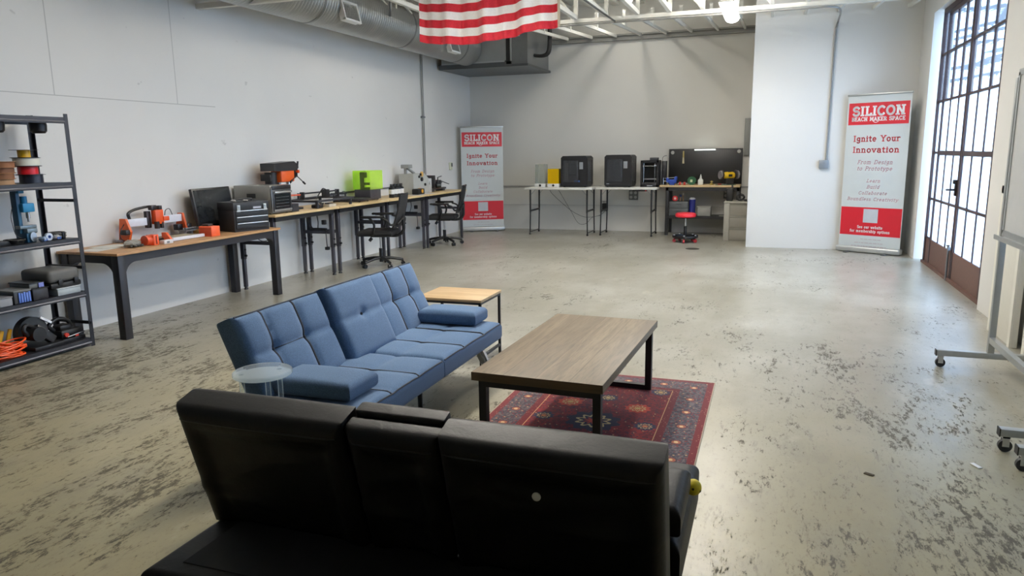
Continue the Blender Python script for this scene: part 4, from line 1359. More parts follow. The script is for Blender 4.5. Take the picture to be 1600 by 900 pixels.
# bottom shelf: saw, sander, orange cord, clamps
zz = .066
ms = thing('circular_saw', 'black circular saw with a large round guard on the bottom shelf', 'saw', (-5.46, 4.0, zz))
part('blade_guard', MB().prism(arc(4.02, zz + .13, .125, .125, -20, 200, 20), 'yz', -5.50, -5.44), M(50, 52, 54, .4), ms)
part('motor', MB().cyl((-5.44, 3.99, zz + .13), (-5.33, 3.99, zz + .13), .058, 18), BLACK, ms)
part('arm', MB().bar((-5.42, 4.02, zz + .17), (-5.40, 4.15, zz + .04), .05, .07, .01), BLACK, ms)
part('base', MB().box(-5.60, -5.34, 3.945, 4.19, zz, zz + .03, .006), BLACKM, ms)
part('handle', MB().tube(smooth_pts([(-5.40, 3.99, zz + .18), (-5.39, 3.93, zz + .21), (-5.38, 3.90, zz + .18), (-5.38, 3.93, zz + .13)], 5), .017, 10), BLACK, ms)
part('lever', MB().bar((-5.44, 4.09, zz + .235), (-5.42, 4.165, zz + .18), .012, .02), STEEL, ms)
sd = thing('belt_sander', 'black power tool with red details on the bottom shelf by the post', 'sander', (-5.45, 4.30, zz))
part('body', MB().box(-5.53, -5.38, 4.21, 4.40, zz + .03, zz + .10, .02).box(-5.50, -5.40, 4.22, 4.33, zz + .09, zz + .14, .02), M(26, 26, 27, .5), sd)
part('platen', MB().box(-5.54, -5.36, 4.20, 4.41, zz, zz + .03, .006), BLACKM, sd)
part('handle', MB().tube(smooth_pts([(-5.45, 4.20, zz + .10), (-5.45, 4.16, zz + .15), (-5.45, 4.24, zz + .19), (-5.45, 4.33, zz + .16), (-5.45, 4.36, zz + .09)], 5), .017, 10), BLACK, sd)
part('knob', MB().cyl((-5.38, 4.245, zz + .06), (-5.362, 4.245, zz + .06), .018, 14).box(-5.36, -5.352, 4.31, 4.34, zz + .035, zz + .05), M(206, 66, 52, .4), sd, 'red knob')
part('rail', MB().cyl((-5.355, 4.24, zz + .045), (-5.355, 4.40, zz + .06), .005, 8), STEEL, sd)
oc = thing('extension_cord', 'orange extension cord coiled on the bottom shelf', 'cord', (-5.40, 3.80, zz))
cm = MB()
r = random.Random(11)
for k in range(11):
    a, b_ = r.uniform(.10, .135), r.uniform(.055, .075)
    oy, oz, tl = 3.755 + r.uniform(-.02, .02), zz + .012 + .010 * k, r.uniform(-.05, .05)
    cm.tube([(-5.39 + b_ * math.cos(t * PI / 12), oy + a * math.sin(t * PI / 12), max(zz + .008, oz + tl * math.sin(t * PI / 12))) for t in range(24)], .0065, 6, True)
part('coil', cm, M(250, 92, 30, .4), oc)
part('plug', MB().box(-5.40, -5.36, 3.86, 3.90, zz + .05, zz + .08, .006), M(236, 84, 28, .4), oc)
for k, (dy, lab) in enumerate(((-.03, 'yellow clamp handle sticking up behind the orange cord, nearer the picture edge'), (.035, 'yellow clamp handle sticking up behind the orange cord, next to the circular saw'))):
    t = thing('clamp', lab, 'clamp', (-5.50, 3.78 + dy, zz), 'yellow clamps on the shelf')
    part('handle', MB().bar((-5.50, 3.79 + dy, zz + .02), (-5.49, 3.84 + dy, zz + .19), .018, .03, .006), M(228, 172, 30, .45), t)
    part('jaw', MB().bar((-5.50, 3.79 + dy, zz + .005), (-5.50, 3.74 + dy, zz + .05), .015, .02, .004), BLACK, t)

# ------------------------------------------------------------------ black-framed desk with arched corners
DX0, DX1, DY0, DY1, DZ = -5.83, -5.14, 4.61, 6.80, .752
dk = thing('desk', 'long wood topped desk with black arched frame beside the shelving unit', 'desk', (-5.5, 5.7, 0))
part('table_top', MB().box(DX0, DX1, DY0, DY1, DZ - .022, DZ, .002), DESKW, dk)
za = DZ - .0225
def arched(lo, hi, z1, hgt, r):
    """one side panel: two square legs joined by an apron with round inner corners"""
    lw = .075
    p = [(lo, 0), (lo + lw, 0), (lo + lw, z1 - hgt - r)]
    p += [(lo + lw + r - r * math.cos(R(a)), z1 - hgt - r + r * math.sin(R(a))) for a in range(10, 91, 10)]
    p += [(hi - lw - r + r * math.sin(R(a)), z1 - hgt - r + r * math.cos(R(a))) for a in range(0, 90, 10)]
    p += [(hi - lw, z1 - hgt - r), (hi - lw, 0), (hi, 0), (hi, z1), (lo, z1)]
    return p
def legpoly(x, y):
    return MB().box(x, x + .075, y, y + .075, 0, za, .003)
for x in (DX0 + .02, DX1 - .095):
    for y in (DY0 + .02, DY1 - .095):
        part('leg', legpoly(x, y), FRAME, dk)
def gusset_yz(y0, y1, x, w):
    r = .12
    p = [(y0, za - .075)] + [(y0 + r - r * math.cos(R(a)), za - .075 - r + r * math.sin(R(a))) for a in range(0, 91, 10)][0:0]
    a1 = [(y0 + r - r * math.cos(R(a)), za - .07 - r + r * math.sin(R(a))) for a in range(0, 91, 10)]
    a2 = [(y1 - r + r * math.sin(R(a)), za - .07 - r + r * math.cos(R(a))) for a in range(0, 91, 10)]
    return [(y0, za)] + a1 + a2 + [(y1, za)]
for x in (DX0 + .03, DX1 - .085):
    part('apron', MB().prism(gusset_yz(DY0 + .095, DY1 - .095, x, .05), 'yz', x, x + .055), FRAME, dk)
for y in (DY0 + .03, DY1 - .085):
    part('apron', MB().prism(gusset_yz(DX0 + .095, DX1 - .095, y, .05), 'xz', y, y + .055), FRAME, dk)

# CNC router on the desk
cn = thing('cnc_router', 'desktop router with white gantry beam and orange end plates on the desk', 'cnc machine', (-5.55, 5.6, DZ))
part('side_plate', MB().prism([(-5.70, DZ + .02), (-5.58, DZ + .02), (-5.55, DZ + .12), (-5.60, DZ + .26), (-5.67, DZ + .26)], 'xz', 5.16, 5.185), M(214, 92, 34, .4), cn)
part('side_plate', MB().prism([(-5.70, DZ + .08), (-5.56, DZ + .08), (-5.60, DZ + .26), (-5.66, DZ + .26)], 'xz', 5.87, 5.895), M(206, 84, 32, .4), cn)
part('gantry_beam', MB().box(-5.645, -5.605, 5.185, 5.87, DZ + .165, DZ + .25, .004), M(226, 230, 240, .35), cn)
sp = part('spindle_mount', MB().box(-5.60, -5.54, 5.47, 5.57, DZ + .17, DZ + .33, .006).box(-5.55, -5.53, 5.56, 5.63, DZ + .20, DZ + .25, .004), M(224, 84, 30, .4), cn)
part('spindle', MB().cyl((-5.555, 5.49, DZ + .12), (-5.555, 5.49, DZ + .20), .024, 14).cyl((-5.555, 5.55, DZ + .12), (-5.555, 5.55, DZ + .19), .018, 14), M(40, 30, 30, .4), sp)
part('stepper', MB().box(-5.61, -5.56, 5.45, 5.51, DZ + .33, DZ + .385, .004).box(-5.60, -5.56, 5.54, 5.58, DZ + .33, DZ + .375, .004).box(-5.64, -5.60, 5.42, 5.47, DZ + .13, DZ + .32, .004), M(36, 28, 30, .4), sp)
part('drag_chain', MB().tube(smooth_pts([(-5.64, 5.25, DZ + .25), (-5.64, 5.24, DZ + .31), (-5.64, 5.31, DZ + .345), (-5.63, 5.42, DZ + .365), (-5.62, 5.49, DZ + .37)], 6), .015, 8), BLACK, cn)
parts('wiring', MB().tube(smooth_pts([(-5.56, 5.60, DZ + .26), (-5.54, 5.60, DZ + .32), (-5.54, 5.65, DZ + .33), (-5.54, 5.68, DZ + .26)], 6), .004, 6).tube(smooth_pts([(-5.62, 5.16, DZ + .20), (-5.60, 5.10, DZ + .14), (-5.60, 5.09, DZ + .06), (-5.58, 5.14, DZ + .01)], 6), .004, 6), BLACK, cn)
part('axis_motor', MB().box(-5.62, -5.55, 5.11, 5.16, DZ + .09, DZ + .145, .005).box(-5.66, -5.60, 5.80, 5.87, DZ + .06, DZ + .13, .005).box(-5.60, -5.56, 5.89, 5.95, DZ + .06, DZ + .13, .005), M(30, 26, 28, .4), cn)
part('bed_rail', MB().box(-5.71, -5.65, 5.12, 5.20, DZ, DZ + .03, .003).cyl((-5.55, 5.84, DZ + .075), (-5.55, 5.98, DZ + .075), .012, 10).box(-5.62, -5.52, 5.82, 5.96, DZ + .045, DZ + .06).box(-5.62, -5.55, 5.83, 5.86, DZ, DZ + .05).box(-5.62, -5.55, 5.92, 5.95, DZ, DZ + .05), M(140, 142, 146, .3, .6), cn)
part('foot', MB().box(-5.69, -5.58, 5.162, 5.183, DZ, DZ + .022, .002), M(206, 84, 32, .4), cn)
cn.location = (-5.655, 5.69, DZ)
cn.scale = (1, 1, .86)
bd = thing('router_bed', 'grey spoil board of the router with white front rail on the desk', 'machine bed', (-5.45, 5.6, DZ))
part('board', MB().box(-5.56, -5.375, 5.41, 5.83, DZ + .012, DZ + .03, .002), M(168, 158, 134, .6), bd)
part('front_rail', MB().box(-5.365, -5.33, 5.43, 5.845, DZ + .004, DZ + .034, .003), M(228, 230, 236, .35), bd)
part('end_plate', MB().prism([(-5.42, DZ), (-5.31, DZ), (-5.325, DZ + .04), (-5.37, DZ + .09), (-5.42, DZ + .09)], 'xz', 5.385, 5.41), M(236, 98, 50, .4), bd)
part('rod', MB().cyl((-5.41, 5.22, DZ + .03), (-5.41, 5.385, DZ + .03), .012, 10), BLACK, bd)
part('side_rail', MB().box(-5.59, -5.565, 5.41, 5.83, DZ, DZ + .03), M(60, 60, 62, .4), bd)
om = thing('motor_bracket', 'orange block shaped motor bracket lying on the desk front edge', 'bracket', (-5.33, 5.17, DZ))
part('block', MB().box(-5.37, -5.28, 5.15, 5.21, DZ, DZ + .095, .004), M(236, 96, 52, .4), om)
part('barrel', MB().cyl((-5.33, 5.09, DZ + .05), (-5.33, 5.15, DZ + .05), .045, 20), M(206, 74, 34, .4), om)
part('slot', MB().box(-5.279, -5.276, 5.175, 5.185, DZ + .01, DZ + .085), M(120, 40, 20, .5), om)
wa = thing('power_adapter', 'small white block lying beside the orange motor bracket', 'adapter', (-5.27, 5.28, DZ))
part('body', MB().box(-5.31, -5.25, 5.24, 5.35, DZ, DZ + .035, .005), M(222, 222, 222, .4), wa)
part('port', MB().box(-5.249, -5.247, 5.27, 5.30, DZ + .008, DZ + .026), M(120, 122, 126, .4), wa)
pb = thing('parts_bag', 'crumpled clear bag of grey parts at the near end of the desk', 'bag', (-5.38, 5.0, DZ))
cm = MB()
r = random.Random(2)
cm.ball((-5.38, 5.0, DZ + .028), .055, (1.1, 1.5, .62), 14, 9)
for v in cm.bm.verts:
    v.co += Vector((r.uniform(-.012, .012), r.uniform(-.014, .014), r.uniform(-.006, .014)))
    v.co.z = max(DZ + .001, v.co.z)
part('bag', cm, M(150, 148, 138, .3, 0, .3, 40), pb)
cm = MB()
for k in range(7):
    cm.ball((-5.33 + r.uniform(-.02, .02), 4.95 + .018 * k, DZ + .016), .012, (1, 1, 1), 8, 6)
part('contents', cm, M(66, 66, 64, .4), pb)
for k, (y, x, rz, lab) in enumerate(((4.80, -5.55, .1, 'white paper sheet lying flat at the near end of the desk'), (4.98, -5.62, -.15, 'white paper sheet lying behind the bag of parts'))):
    s = MB().obox((x, y, DZ + .0015 + .002 * k), (.21, .28, .0015), Matrix.Rotation(rz, 3, 'Z'))
    solo('paper_sheet', s, M(216, 214, 206, .7), lab, 'paper', (x, y, DZ), 'loose papers on the desk')
ox = thing('control_box', 'bright orange control box on the desk before the toolbox', 'control box', (-5.34, 5.93, DZ))
part('body', MB().box(-5.42, -5.26, 5.865, 5.985, DZ, DZ + .10, .004), M(244, 104, 58, .4), ox)
part('bracket', MB().box(-5.40, -5.32, 5.89, 5.96, DZ + .10, DZ + .12, .004), M(46, 34, 30, .4), ox)
part('side_panel', MB().box(-5.41, -5.27, 5.862, 5.865, DZ + .01, DZ + .09), M(196, 70, 30, .45), ox)
wb = thing('wood_block', 'small brown wooden block lying behind the orange control box', 'block', (-5.62, 6.1, DZ))
part('block', MB().box(-5.68, -5.56, 6.06, 6.20, DZ, DZ + .04, .003), M(164, 128, 70, .6), wb)
part('end_grain', MB().box(-5.56, -5.558, 6.07, 6.19, DZ + .004, DZ + .036), M(146, 112, 60, .6), wb)
mo = thing('monitor', 'black flat screen monitor standing tilted on the desk by the wall', 'monitor', (-5.70, 6.42, DZ))
rt = Matrix.Rotation(R(5), 3, 'Z') @ Matrix.Rotation(R(-9), 3, 'Y')
mc = Vector((-5.70, 6.415, DZ + .265))
part('housing', MB().obox(mc, (.035, .64, .39), rt, .006), M(28, 28, 30, .35), mo)
part('screen', MB().obox(mc + rt @ Vector((.0185, 0, .008)), (.002, .595, .335), rt), M(38, 42, 46, .12), mo)
part('stand', MB().bar(mc + rt @ Vector((-.01, 0, -.17)), (-5.70, 6.40, DZ + .02), .03, .10).box(-5.76, -5.63, 6.21, 6.60, DZ, DZ + .018, .004), BLACK, mo)
tb = thing('toolbox', 'black three drawer metal tool chest on the far end of the desk', 'tool chest', (-5.37, 6.49, DZ))
BASE[tb] = Vector((0, 0, DZ))
part('body', MB().box(-.14, .14, -.215, .215, DZ + .01, DZ + .30, .006), M(22, 22, 24, .55), tb)
part('lid', MB().box(-.145, .147, -.22, .22, DZ + .225, DZ + .312, .008), M(26, 26, 28, .5), tb)
part('base_skid', MB().box(-.14, .14, -.21, .21, DZ, DZ + .012), M(18, 18, 19, .5), tb)
for k in range(3):
    dr = part('drawer', MB().box(.139, .148, -.195, .195, DZ + .03 + .066 * k, DZ + .09 + .066 * k, .003), M(26, 26, 28, .5), tb)
    part('drawer_pull', MB().box(.148, .163, -.19, .19, DZ + .082 + .066 * k, DZ + .093 + .066 * k, .002), M(206, 208, 206, .25, .6), dr)
for y in (-.16, .165):
    part('latch', MB().box(.144, .158, y - .02, y + .02, DZ + .21, DZ + .282, .004).box(.157, .164, y - .011, y + .011, DZ + .25, DZ + .278, .003), M(176, 178, 174, .3, .7), tb)
part('badge', MB().box(.145, .150, .02, .12, DZ + .235, DZ + .257, .001), M(184, 186, 196, .35), tb)
part('carry_handle', MB().tube(smooth_pts([(0, -.11, DZ + .312), (0, -.10, DZ + .335), (0, .10, DZ + .335), (0, .11, DZ + .312)], 5), .008, 8), M(40, 40, 42, .35), tb)
tb.rotation_euler = (0, 0, R(-16))
for k, (y, x, s, lab) in enumerate(((6.33, -5.36, .020, 'small shiny metal piece on the toolbox lid, first of two'), (6.45, -5.30, .018, 'small shiny metal piece on the toolbox lid, second of two'))):
    sv = MB().ball((x, y, DZ + .313 + s * .6), s, (1.6, 1.6, .62), 12, 8)
    solo('metal_fitting', sv, M(186, 182, 176, .25, .6), lab, 'fitting', (x, y, DZ + .313), 'bits on the toolbox')

# ------------------------------------------------------------------ adjustable workbenches along the wall
LEGM = M(62, 62, 70, .4, .2)
BZ = .885
def bench(y0, y1, lab):
    t = thing('workbench', lab, 'workbench', (-5.55, (y0 + y1) / 2, 0), 'bamboo topped benches along the left wall')
    part('table_top', MB().box(-5.84, -5.235, y0, y1, BZ - .028, BZ, .003), BENCHW, t)
    part('apron', MB().box(-5.80, -5.29, y0 + .05, y0 + .08, BZ - .085, BZ - .029).box(-5.80, -5.29, y1 - .08, y1 - .05, BZ - .085, BZ - .029).box(-5.31, -5.28, y0 + .06, y1 - .06, BZ - .085, BZ - .029).box(-5.80, -5.77, y0 + .06, y1 - .06, BZ - .085, BZ - .029), BLACKM, t)
    for y in (y0 + .065, y1 - .065):
        for x in (-5.765, -5.325):
            lg = part('leg', MB().box(x - .024, x + .024, y - .024, y + .024, .36, BZ - .03, .003), LEGM, t)
            part('inner_leg', MB().box(x - .019, x + .019, y - .019, y + .019, .03, .40, .002), M(78, 78, 86, .35, .3), lg)
            part('foot', MB().lathe([(0, .03), (.014, .03), (.024, .012), (.026, 0), (0, 0)], (x, y, 0), 'z', 14), BLACK, lg)
            part('height_knob', MB().cyl((x + .02, y, .40), (x + .045, y, .40), .014, 10).cyl((x + .02, y, .47), (x + .038, y, .47), .010, 10), BLACK, lg)
        part('crossbar', MB().box(-5.75, -5.34, y - .016, y + .016, .535, .575), LEGM, t)
    return t
bench(6.845, 8.155, 'bamboo topped workbench next to the desk, carrying the steel oven')
bench(8.165, 9.475, 'bamboo topped workbench behind the nearer office chair, carrying the green printer')
bench(9.485, 10.80, 'bamboo topped workbench between the two office chairs, carrying the bottles')
bench(10.81, 12.36, 'bamboo topped workbench nearest the corner banner, behind the farther office chair')

# oven
ov = thing('oven', 'stainless steel countertop oven with dark glass door on the first workbench', 'oven', (-5.5, 7.05, BZ))
part('body', MB().box(-5.80, -5.30, 6.87, 7.235, BZ + .012, BZ + .325, .01), M(152, 150, 144, .35, .6), ov)
part('front_frame', MB().box(-5.30, -5.285, 6.875, 7.23, BZ + .015, BZ + .30, .004), M(128, 128, 126, .35, .6), ov)
part('control_panel', MB().box(-5.288, -5.278, 6.885, 7.225, BZ + .275, BZ + .322, .003), M(28, 28, 30, .3), ov)
od = part('oven_door', MB().box(-5.287, -5.276, 6.89, 7.22, BZ + .035, BZ + .268, .004), M(60, 60, 62, .3, .3), ov)
part('glass', MB().box(-5.277, -5.274, 6.91, 7.20, BZ + .06, BZ + .225), M(26, 32, 36, .12), od)
rk = MB()
for k in range(4): rk.cyl((-5.2735, 6.93, BZ + .085 + .035 * k), (-5.2735, 7.17, BZ + .085 + .035 * k), .0018, 6)
part('rack', rk, M(110, 116, 118, .3, .5), od)
part('door_handle', MB().box(-5.274, -5.252, 6.90, 7.21, BZ + .236, BZ + .258, .006), M(196, 196, 192, .25, .7), od)
part('lower_trim', MB().box(-5.277, -5.270, 6.895, 7.215, BZ + .036, BZ + .054), M(186, 186, 182, .28, .7), od)
part('vent_slot', MB().box(-5.62, -5.50, 6.8675, 6.8705, BZ + .185, BZ + .235, .001), M(34, 34, 34, .6), ov)
for x in (-5.76, -5.34):
    for y in (6.90, 7.20):
        part('foot', MB().cyl((x, y, BZ + .0005), (x, y, BZ + .014), .014, 10), BLACK, ov)
db = thing('power_box', 'low black box standing just beside the steel oven', 'box', (-5.4, 7.32, BZ))
part('body', MB().box(-5.58, -5.30, 7.25, 7.385, BZ, BZ + .095, .004), M(40, 40, 44, .4), db)
part('front_panel', MB().box(-5.30, -5.296, 7.26, 7.375, BZ + .01, BZ + .085), M(54, 54, 58, .35), db)
# drill press, behind the oven
dp = thing('drill_press', 'orange and black bench drill press standing behind the steel oven', 'drill press', (-5.60, 7.52, BZ))
part('base', MB().box(-5.78, -5.46, 7.42, 7.70, BZ, BZ + .025, .004), M(60, 60, 62, .45, .3), dp)
part('column', MB().cyl((-5.62, 7.465, BZ + .02), (-5.62, 7.465, BZ + .46), .026, 18), M(150, 160, 160, .3, .7), dp)
part('work_table', MB().box(-5.70, -5.50, 7.52, 7.72, BZ + .165, BZ + .18, .003).cyl((-5.62, 7.465, BZ + .14), (-5.62, 7.465, BZ + .20), .038, 16).box(-5.64, -5.58, 7.46, 7.55, BZ + .15, BZ + .17), M(222, 92, 60, .4), dp)
part('head', MB().box(-5.67, -5.51, 7.38, 7.64, BZ + .34, BZ + .50, .02).box(-5.65, -5.55, 7.58, 7.70, BZ + .38, BZ + .50, .012), M(222, 92, 30, .4), dp)
part('belt_cover', MB().prism([(7.24, BZ + .475), (7.62, BZ + .475), (7.71, BZ + .50), (7.71, BZ + .54), (7.63, BZ + .585), (7.24, BZ + .565)], 'yz', -5.70, -5.50), M(36, 36, 38, .4), dp)
part('motor', MB().cyl((-5.62, 7.32, BZ + .29), (-5.62, 7.32, BZ + .46), .07, 20).box(-5.70, -5.56, 7.23, 7.26, BZ + .36, BZ + .44, .006), M(26, 26, 28, .45), dp)
part('front_cover', MB().prism([(7.655, BZ + .38), (7.71, BZ + .40), (7.71, BZ + .50), (7.655, BZ + .52)], 'yz', -5.66, -5.52), M(32, 32, 34, .4), dp)
part('chuck', MB().cyl((-5.60, 7.62, BZ + .36), (-5.60, 7.62, BZ + .31), .028, 16).cyl((-5.60, 7.62, BZ + .31), (-5.60, 7.62, BZ + .275), .018, 14), CHROME, dp)
fh = MB()
for a in (-38, 85, 205):
    e = Vector((-5.50, 7.68 + .13 * math.cos(R(a)), BZ + .41 + .13 * math.sin(R(a))))
    fh.cyl((-5.515, 7.68, BZ + .41), e, .006, 8).cyl(e, e + (e - Vector((-5.515, 7.68, BZ + .41))).normalized() * .045, .012, 10)
part('feed_handle', fh, M(30, 30, 32, .4), dp)
part('depth_knob', MB().cyl((-5.54, 7.69, BZ + .46), (-5.49, 7.70, BZ + .46), .02, 12), ORANGE, dp)

# open-frame laser engraver: low outer frame with raised gantry
GFR = M(70, 72, 78, .4, .4)
le = thing('laser_engraver', 'open grey frame laser engraver with raised gantry on the workbench', 'laser engraver', (-5.5, 8.4, BZ))
part('frame', MB().box(-5.80, -5.30, 7.76, 7.785, BZ + .075, BZ + .10).box(-5.80, -5.30, 8.62, 8.645, BZ + .075, BZ + .10).box(-5.80, -5.775, 7.76, 8.64, BZ + .075, BZ + .10).box(-5.325, -5.30, 7.76, 8.64, BZ + .075, BZ + .10), GFR, le)
for x in (-5.785, -5.315):
    for y in (7.78, 8.55):
        part('foot', MB().box(x - .014, x + .014, y - .014, y + .014, BZ, BZ + .08), GFR, le)
part('gantry', MB().box(-5.80, -5.775, 8.06, 8.08, BZ + .10, BZ + .17).box(-5.72, -5.70, 8.05, 8.85, BZ + .155, BZ + .175).box(-5.72, -5.70, 8.05, 8.85, BZ + .10, BZ + .115), GFR, le)
part('end_plate', MB().box(-5.74, -5.68, 8.03, 8.06, BZ + .09, BZ + .185, .004).box(-5.74, -5.68, 8.84, 8.87, BZ + .005, BZ + .185, .004), M(40, 40, 44, .4), le)
part('laser_head', MB().box(-5.70, -5.62, 8.46, 8.54, BZ + .085, BZ + .20, .006), M(34, 34, 38, .35), le)
part('hose', MB().tube(smooth_pts([(-5.66, 8.50, BZ + .20), (-5.62, 8.38, BZ + .215), (-5.58, 8.25, BZ + .17), (-5.55, 8.12, BZ + .10)], 6), .008, 8), BLACK, le)
hd = thing('hand_tool', 'small black hand tool lying on the workbench under the engraver frame', 'tool', (-5.36, 7.84, BZ))
part('body', MB().box(-5.42, -5.30, 7.80, 7.90, BZ, BZ + .045, .014), BLACK, hd)
part('nose', MB().cyl((-5.36, 7.90, BZ + .03), (-5.36, 7.98, BZ + .05), .012, 10), BLACK, hd)
pl = thing('parts_tray', 'small pale tray with parts lying on the workbench beside the engraver', 'tray', (-5.36, 8.12, BZ))
part('tray', MB().box(-5.42, -5.31, 8.04, 8.20, BZ, BZ + .035, .004), M(206, 196, 176, .5), pl)
part('contents', MB().box(-5.40, -5.33, 8.07, 8.11, BZ + .035, BZ + .05, .004).box(-5.40, -5.34, 8.13, 8.17, BZ + .035, BZ + .045, .003), M(60, 58, 58, .45), pl)
lf = thing('engraver_bed', 'flat dark honeycomb bed lying on the workbench before the green printer', 'machine bed', (-5.5, 8.98, BZ))
part('plate', MB().box(-5.78, -5.36, 8.88, 9.18, BZ + .012, BZ + .05, .004), M(40, 40, 46, .4), lf)
part('rail', MB().box(-5.80, -5.78, 8.70, 9.22, BZ + .10, BZ + .12).box(-5.80, -5.78, 8.88, 8.90, BZ, BZ + .10).box(-5.80, -5.78, 9.18, 9.20, BZ, BZ + .10), GFR, lf)
part('foot', MB().cyl((-5.40, 8.92, BZ), (-5.40, 8.92, BZ + .014), .014, 10).cyl((-5.40, 9.14, BZ), (-5.40, 9.14, BZ + .014), .014, 10).cyl((-5.74, 8.92, BZ), (-5.74, 8.92, BZ + .014), .014, 10).cyl((-5.74, 9.14, BZ), (-5.74, 9.14, BZ + .014), .014, 10), BLACK, lf)
# green resin printer
GRN = clear('green_acrylic', 241, 255, 190, .05, .1)
gp = thing('resin_printer', 'resin printer with see-through bright green cover on the workbench', '3d printer', (-5.55, 9.5, BZ))
part('base', MB().box(-5.68, -5.42, 9.26, 9.55, BZ + .012, BZ + .155, .006), M(58, 56, 62, .4), gp)
part('side_panel', MB().box(-5.66, -5.44, 9.55, 9.60, BZ + .012, BZ + .15, .004), M(66, 82, 84, .3), gp)
cv = MB()
cv.box(-5.69, -5.41, 9.25, 9.254, BZ + .155, BZ + .42).box(-5.69, -5.41, 9.606, 9.61, BZ + .155, BZ + .42).box(-5.69, -5.686, 9.25, 9.61, BZ + .155, BZ + .42).box(-5.414, -5.41, 9.25, 9.61, BZ + .155, BZ + .42).box(-5.69, -5.41, 9.25, 9.61, BZ + .42, BZ + .424)
part('cover', cv, GRN, gp, 'see-through green cover')
part('tower', MB().box(-5.64, -5.58, 9.355, 9.385, BZ + .155, BZ + .40, .003).box(-5.60, -5.53, 9.29, 9.38, BZ + .32, BZ + .40, .004), M(34, 38, 36, .4), gp)
part('build_plate', MB().box(-5.62, -5.48, 9.37, 9.50, BZ + .215, BZ + .25, .004).box(-5.62, -5.48, 9.36, 9.57, BZ + .16, BZ + .18, .004), M(50, 56, 54, .4), gp)
for x in (-5.65, -5.45):
    for y in (9.29, 9.52):
        part('foot', MB().cyl((x, y, BZ), (x, y, BZ + .013), .013, 10), BLACK, gp)
# bottles
bt = None
for k, (x, y, lab) in enumerate(((-5.43, 9.91, 'black and white resin bottle nearest the green printer'), (-5.43, 10.01, 'black and white resin bottle, second from the green printer'), (-5.43, 10.11, 'black and white resin bottle, third from the green printer'), (-5.43, 10.21, 'black and white resin bottle farthest from the green printer'))):
    if bt is None:
        bt = thing('bottle', lab, 'bottle', (x, y, BZ), 'resin bottles on the workbench')
        part('body', MB().lathe([(0, 0), (.042, 0), (.045, .006), (.045, .055), (0, .055)], (x, y, BZ), 'z', 20), M(28, 28, 30, .3), bt)
        part('label_band', MB().lathe([(0, .055), (.0455, .055), (.0455, .125), (0, .125)], (x, y, BZ), 'z', 20), M(216, 216, 214, .45), bt)
        part('shoulder', MB().lathe([(0, .125), (.045, .125), (.045, .145), (.03, .16), (.018, .165), (0, .165)], (x, y, BZ), 'z', 20), M(28, 28, 30, .3), bt)
        part('cap', MB().lathe([(0, .165), (.024, .165), (.025, .168), (.025, .20), (.022, .205), (0, .205)], (x, y, BZ), 'z', 16), M(26, 26, 28, .4), bt)
    else:
        dup(bt, (x, y, BZ), None, lab)
# grey machine (upright cabinet with knobs) and mini lathe
GM = M(176, 178, 174, .45)
gm = thing('sander_machine', 'light grey upright machine with black knobs on the third workbench', 'machine', (-5.55, 10.95, BZ))
part('cabinet', MB().prism([(10.70, BZ), (11.26, BZ), (11.26, BZ + .24), (11.12, BZ + .33), (10.70, BZ + .33)], 'yz', -5.72, -5.46), GM, gm)
part('top_arm', MB().box(-5.66, -5.52, 10.66, 10.80, BZ + .42, BZ + .48, .006).box(-5.62, -5.58, 10.69, 10.73, BZ + .33, BZ + .42).bar((-5.60, 10.78, BZ + .42), (-5.58, 10.98, BZ + .33), .03, .03), M(150, 152, 150, .4), gm)
kn = MB()
for y, z, r_ in ((10.90, .28, .022), (10.99, .235, .034), (11.11, .145, .022), (10.95, .315, .02)):
    kn.cyl((-5.462, y, BZ + z), (-5.44, y, BZ + z), r_, 14)
part('knob', kn, BLACK, gm)
part('pulley', MB().cyl((-5.465, 11.0, BZ + .32), (-5.445, 11.0, BZ + .32), .042, 18), M(222, 176, 96, .4), gm, 'ochre disc')
part('side_cover', MB().box(-5.70, -5.48, 11.26, 11.42, BZ, BZ + .235, .006).cyl((-5.48, 11.34, BZ + .16), (-5.46, 11.34, BZ + .16), .03, 14), M(192, 194, 194, .45), gm)
la = thing('mini_lathe', 'black and steel mini lathe beside the light grey machine', 'lathe', (-5.55, 11.65, BZ))
part('bed', MB().box(-5.64, -5.50, 11.46, 12.05, BZ + .03, BZ + .06).box(-5.64, -5.50, 11.48, 11.56, BZ, BZ + .03).box(-5.64, -5.50, 11.90, 12.0, BZ, BZ + .03), M(70, 70, 74, .4, .4), la)
part('headstock', MB().box(-5.66, -5.48, 11.46, 11.58, BZ + .06, BZ + .28, .01), M(30, 30, 34, .4), la)
part('chuck', MB().lathe([(0, 0), (.055, 0), (.055, .05), (.03, .07), (0, .07)], (-5.56, 11.58, BZ + .17), 'y', 20), M(120, 120, 124, .3, .7), la)
part('tailstock', MB().box(-5.62, -5.52, 11.80, 11.90, BZ + .06, BZ + .19, .008).cyl((-5.57, 11.74, BZ + .165), (-5.57, 11.98, BZ + .165), .016, 12), M(44, 44, 48, .4), la)
part('tool_post', MB().box(-5.56, -5.46, 11.66, 11.76, BZ + .06, BZ + .13, .006).cyl((-5.50, 11.71, BZ + .13), (-5.50, 11.71, BZ + .24), .01, 10).bar((-5.50, 11.71, BZ + .24), (-5.46, 11.78, BZ + .26), .012, .012), M(54, 50, 54, .35, .3), la)
parts('handle_bar', MB().cyl((-5.48, 11.62, BZ + .10), (-5.42, 11.66, BZ + .10), .03, 14).cyl((-5.56, 11.98, BZ + .165), (-5.56, 12.3, BZ + .10), .008, 8), M(60, 66, 66, .35, .4), la)
sk = thing('power_station', 'small black and amber device on papers at the front of the bench', 'device', (-5.42, 10.72, BZ))
part('body', MB().box(-5.445, -5.33, 10.60, 10.84, BZ + .003, BZ + .095, .012), M(28, 28, 28, .4), sk)
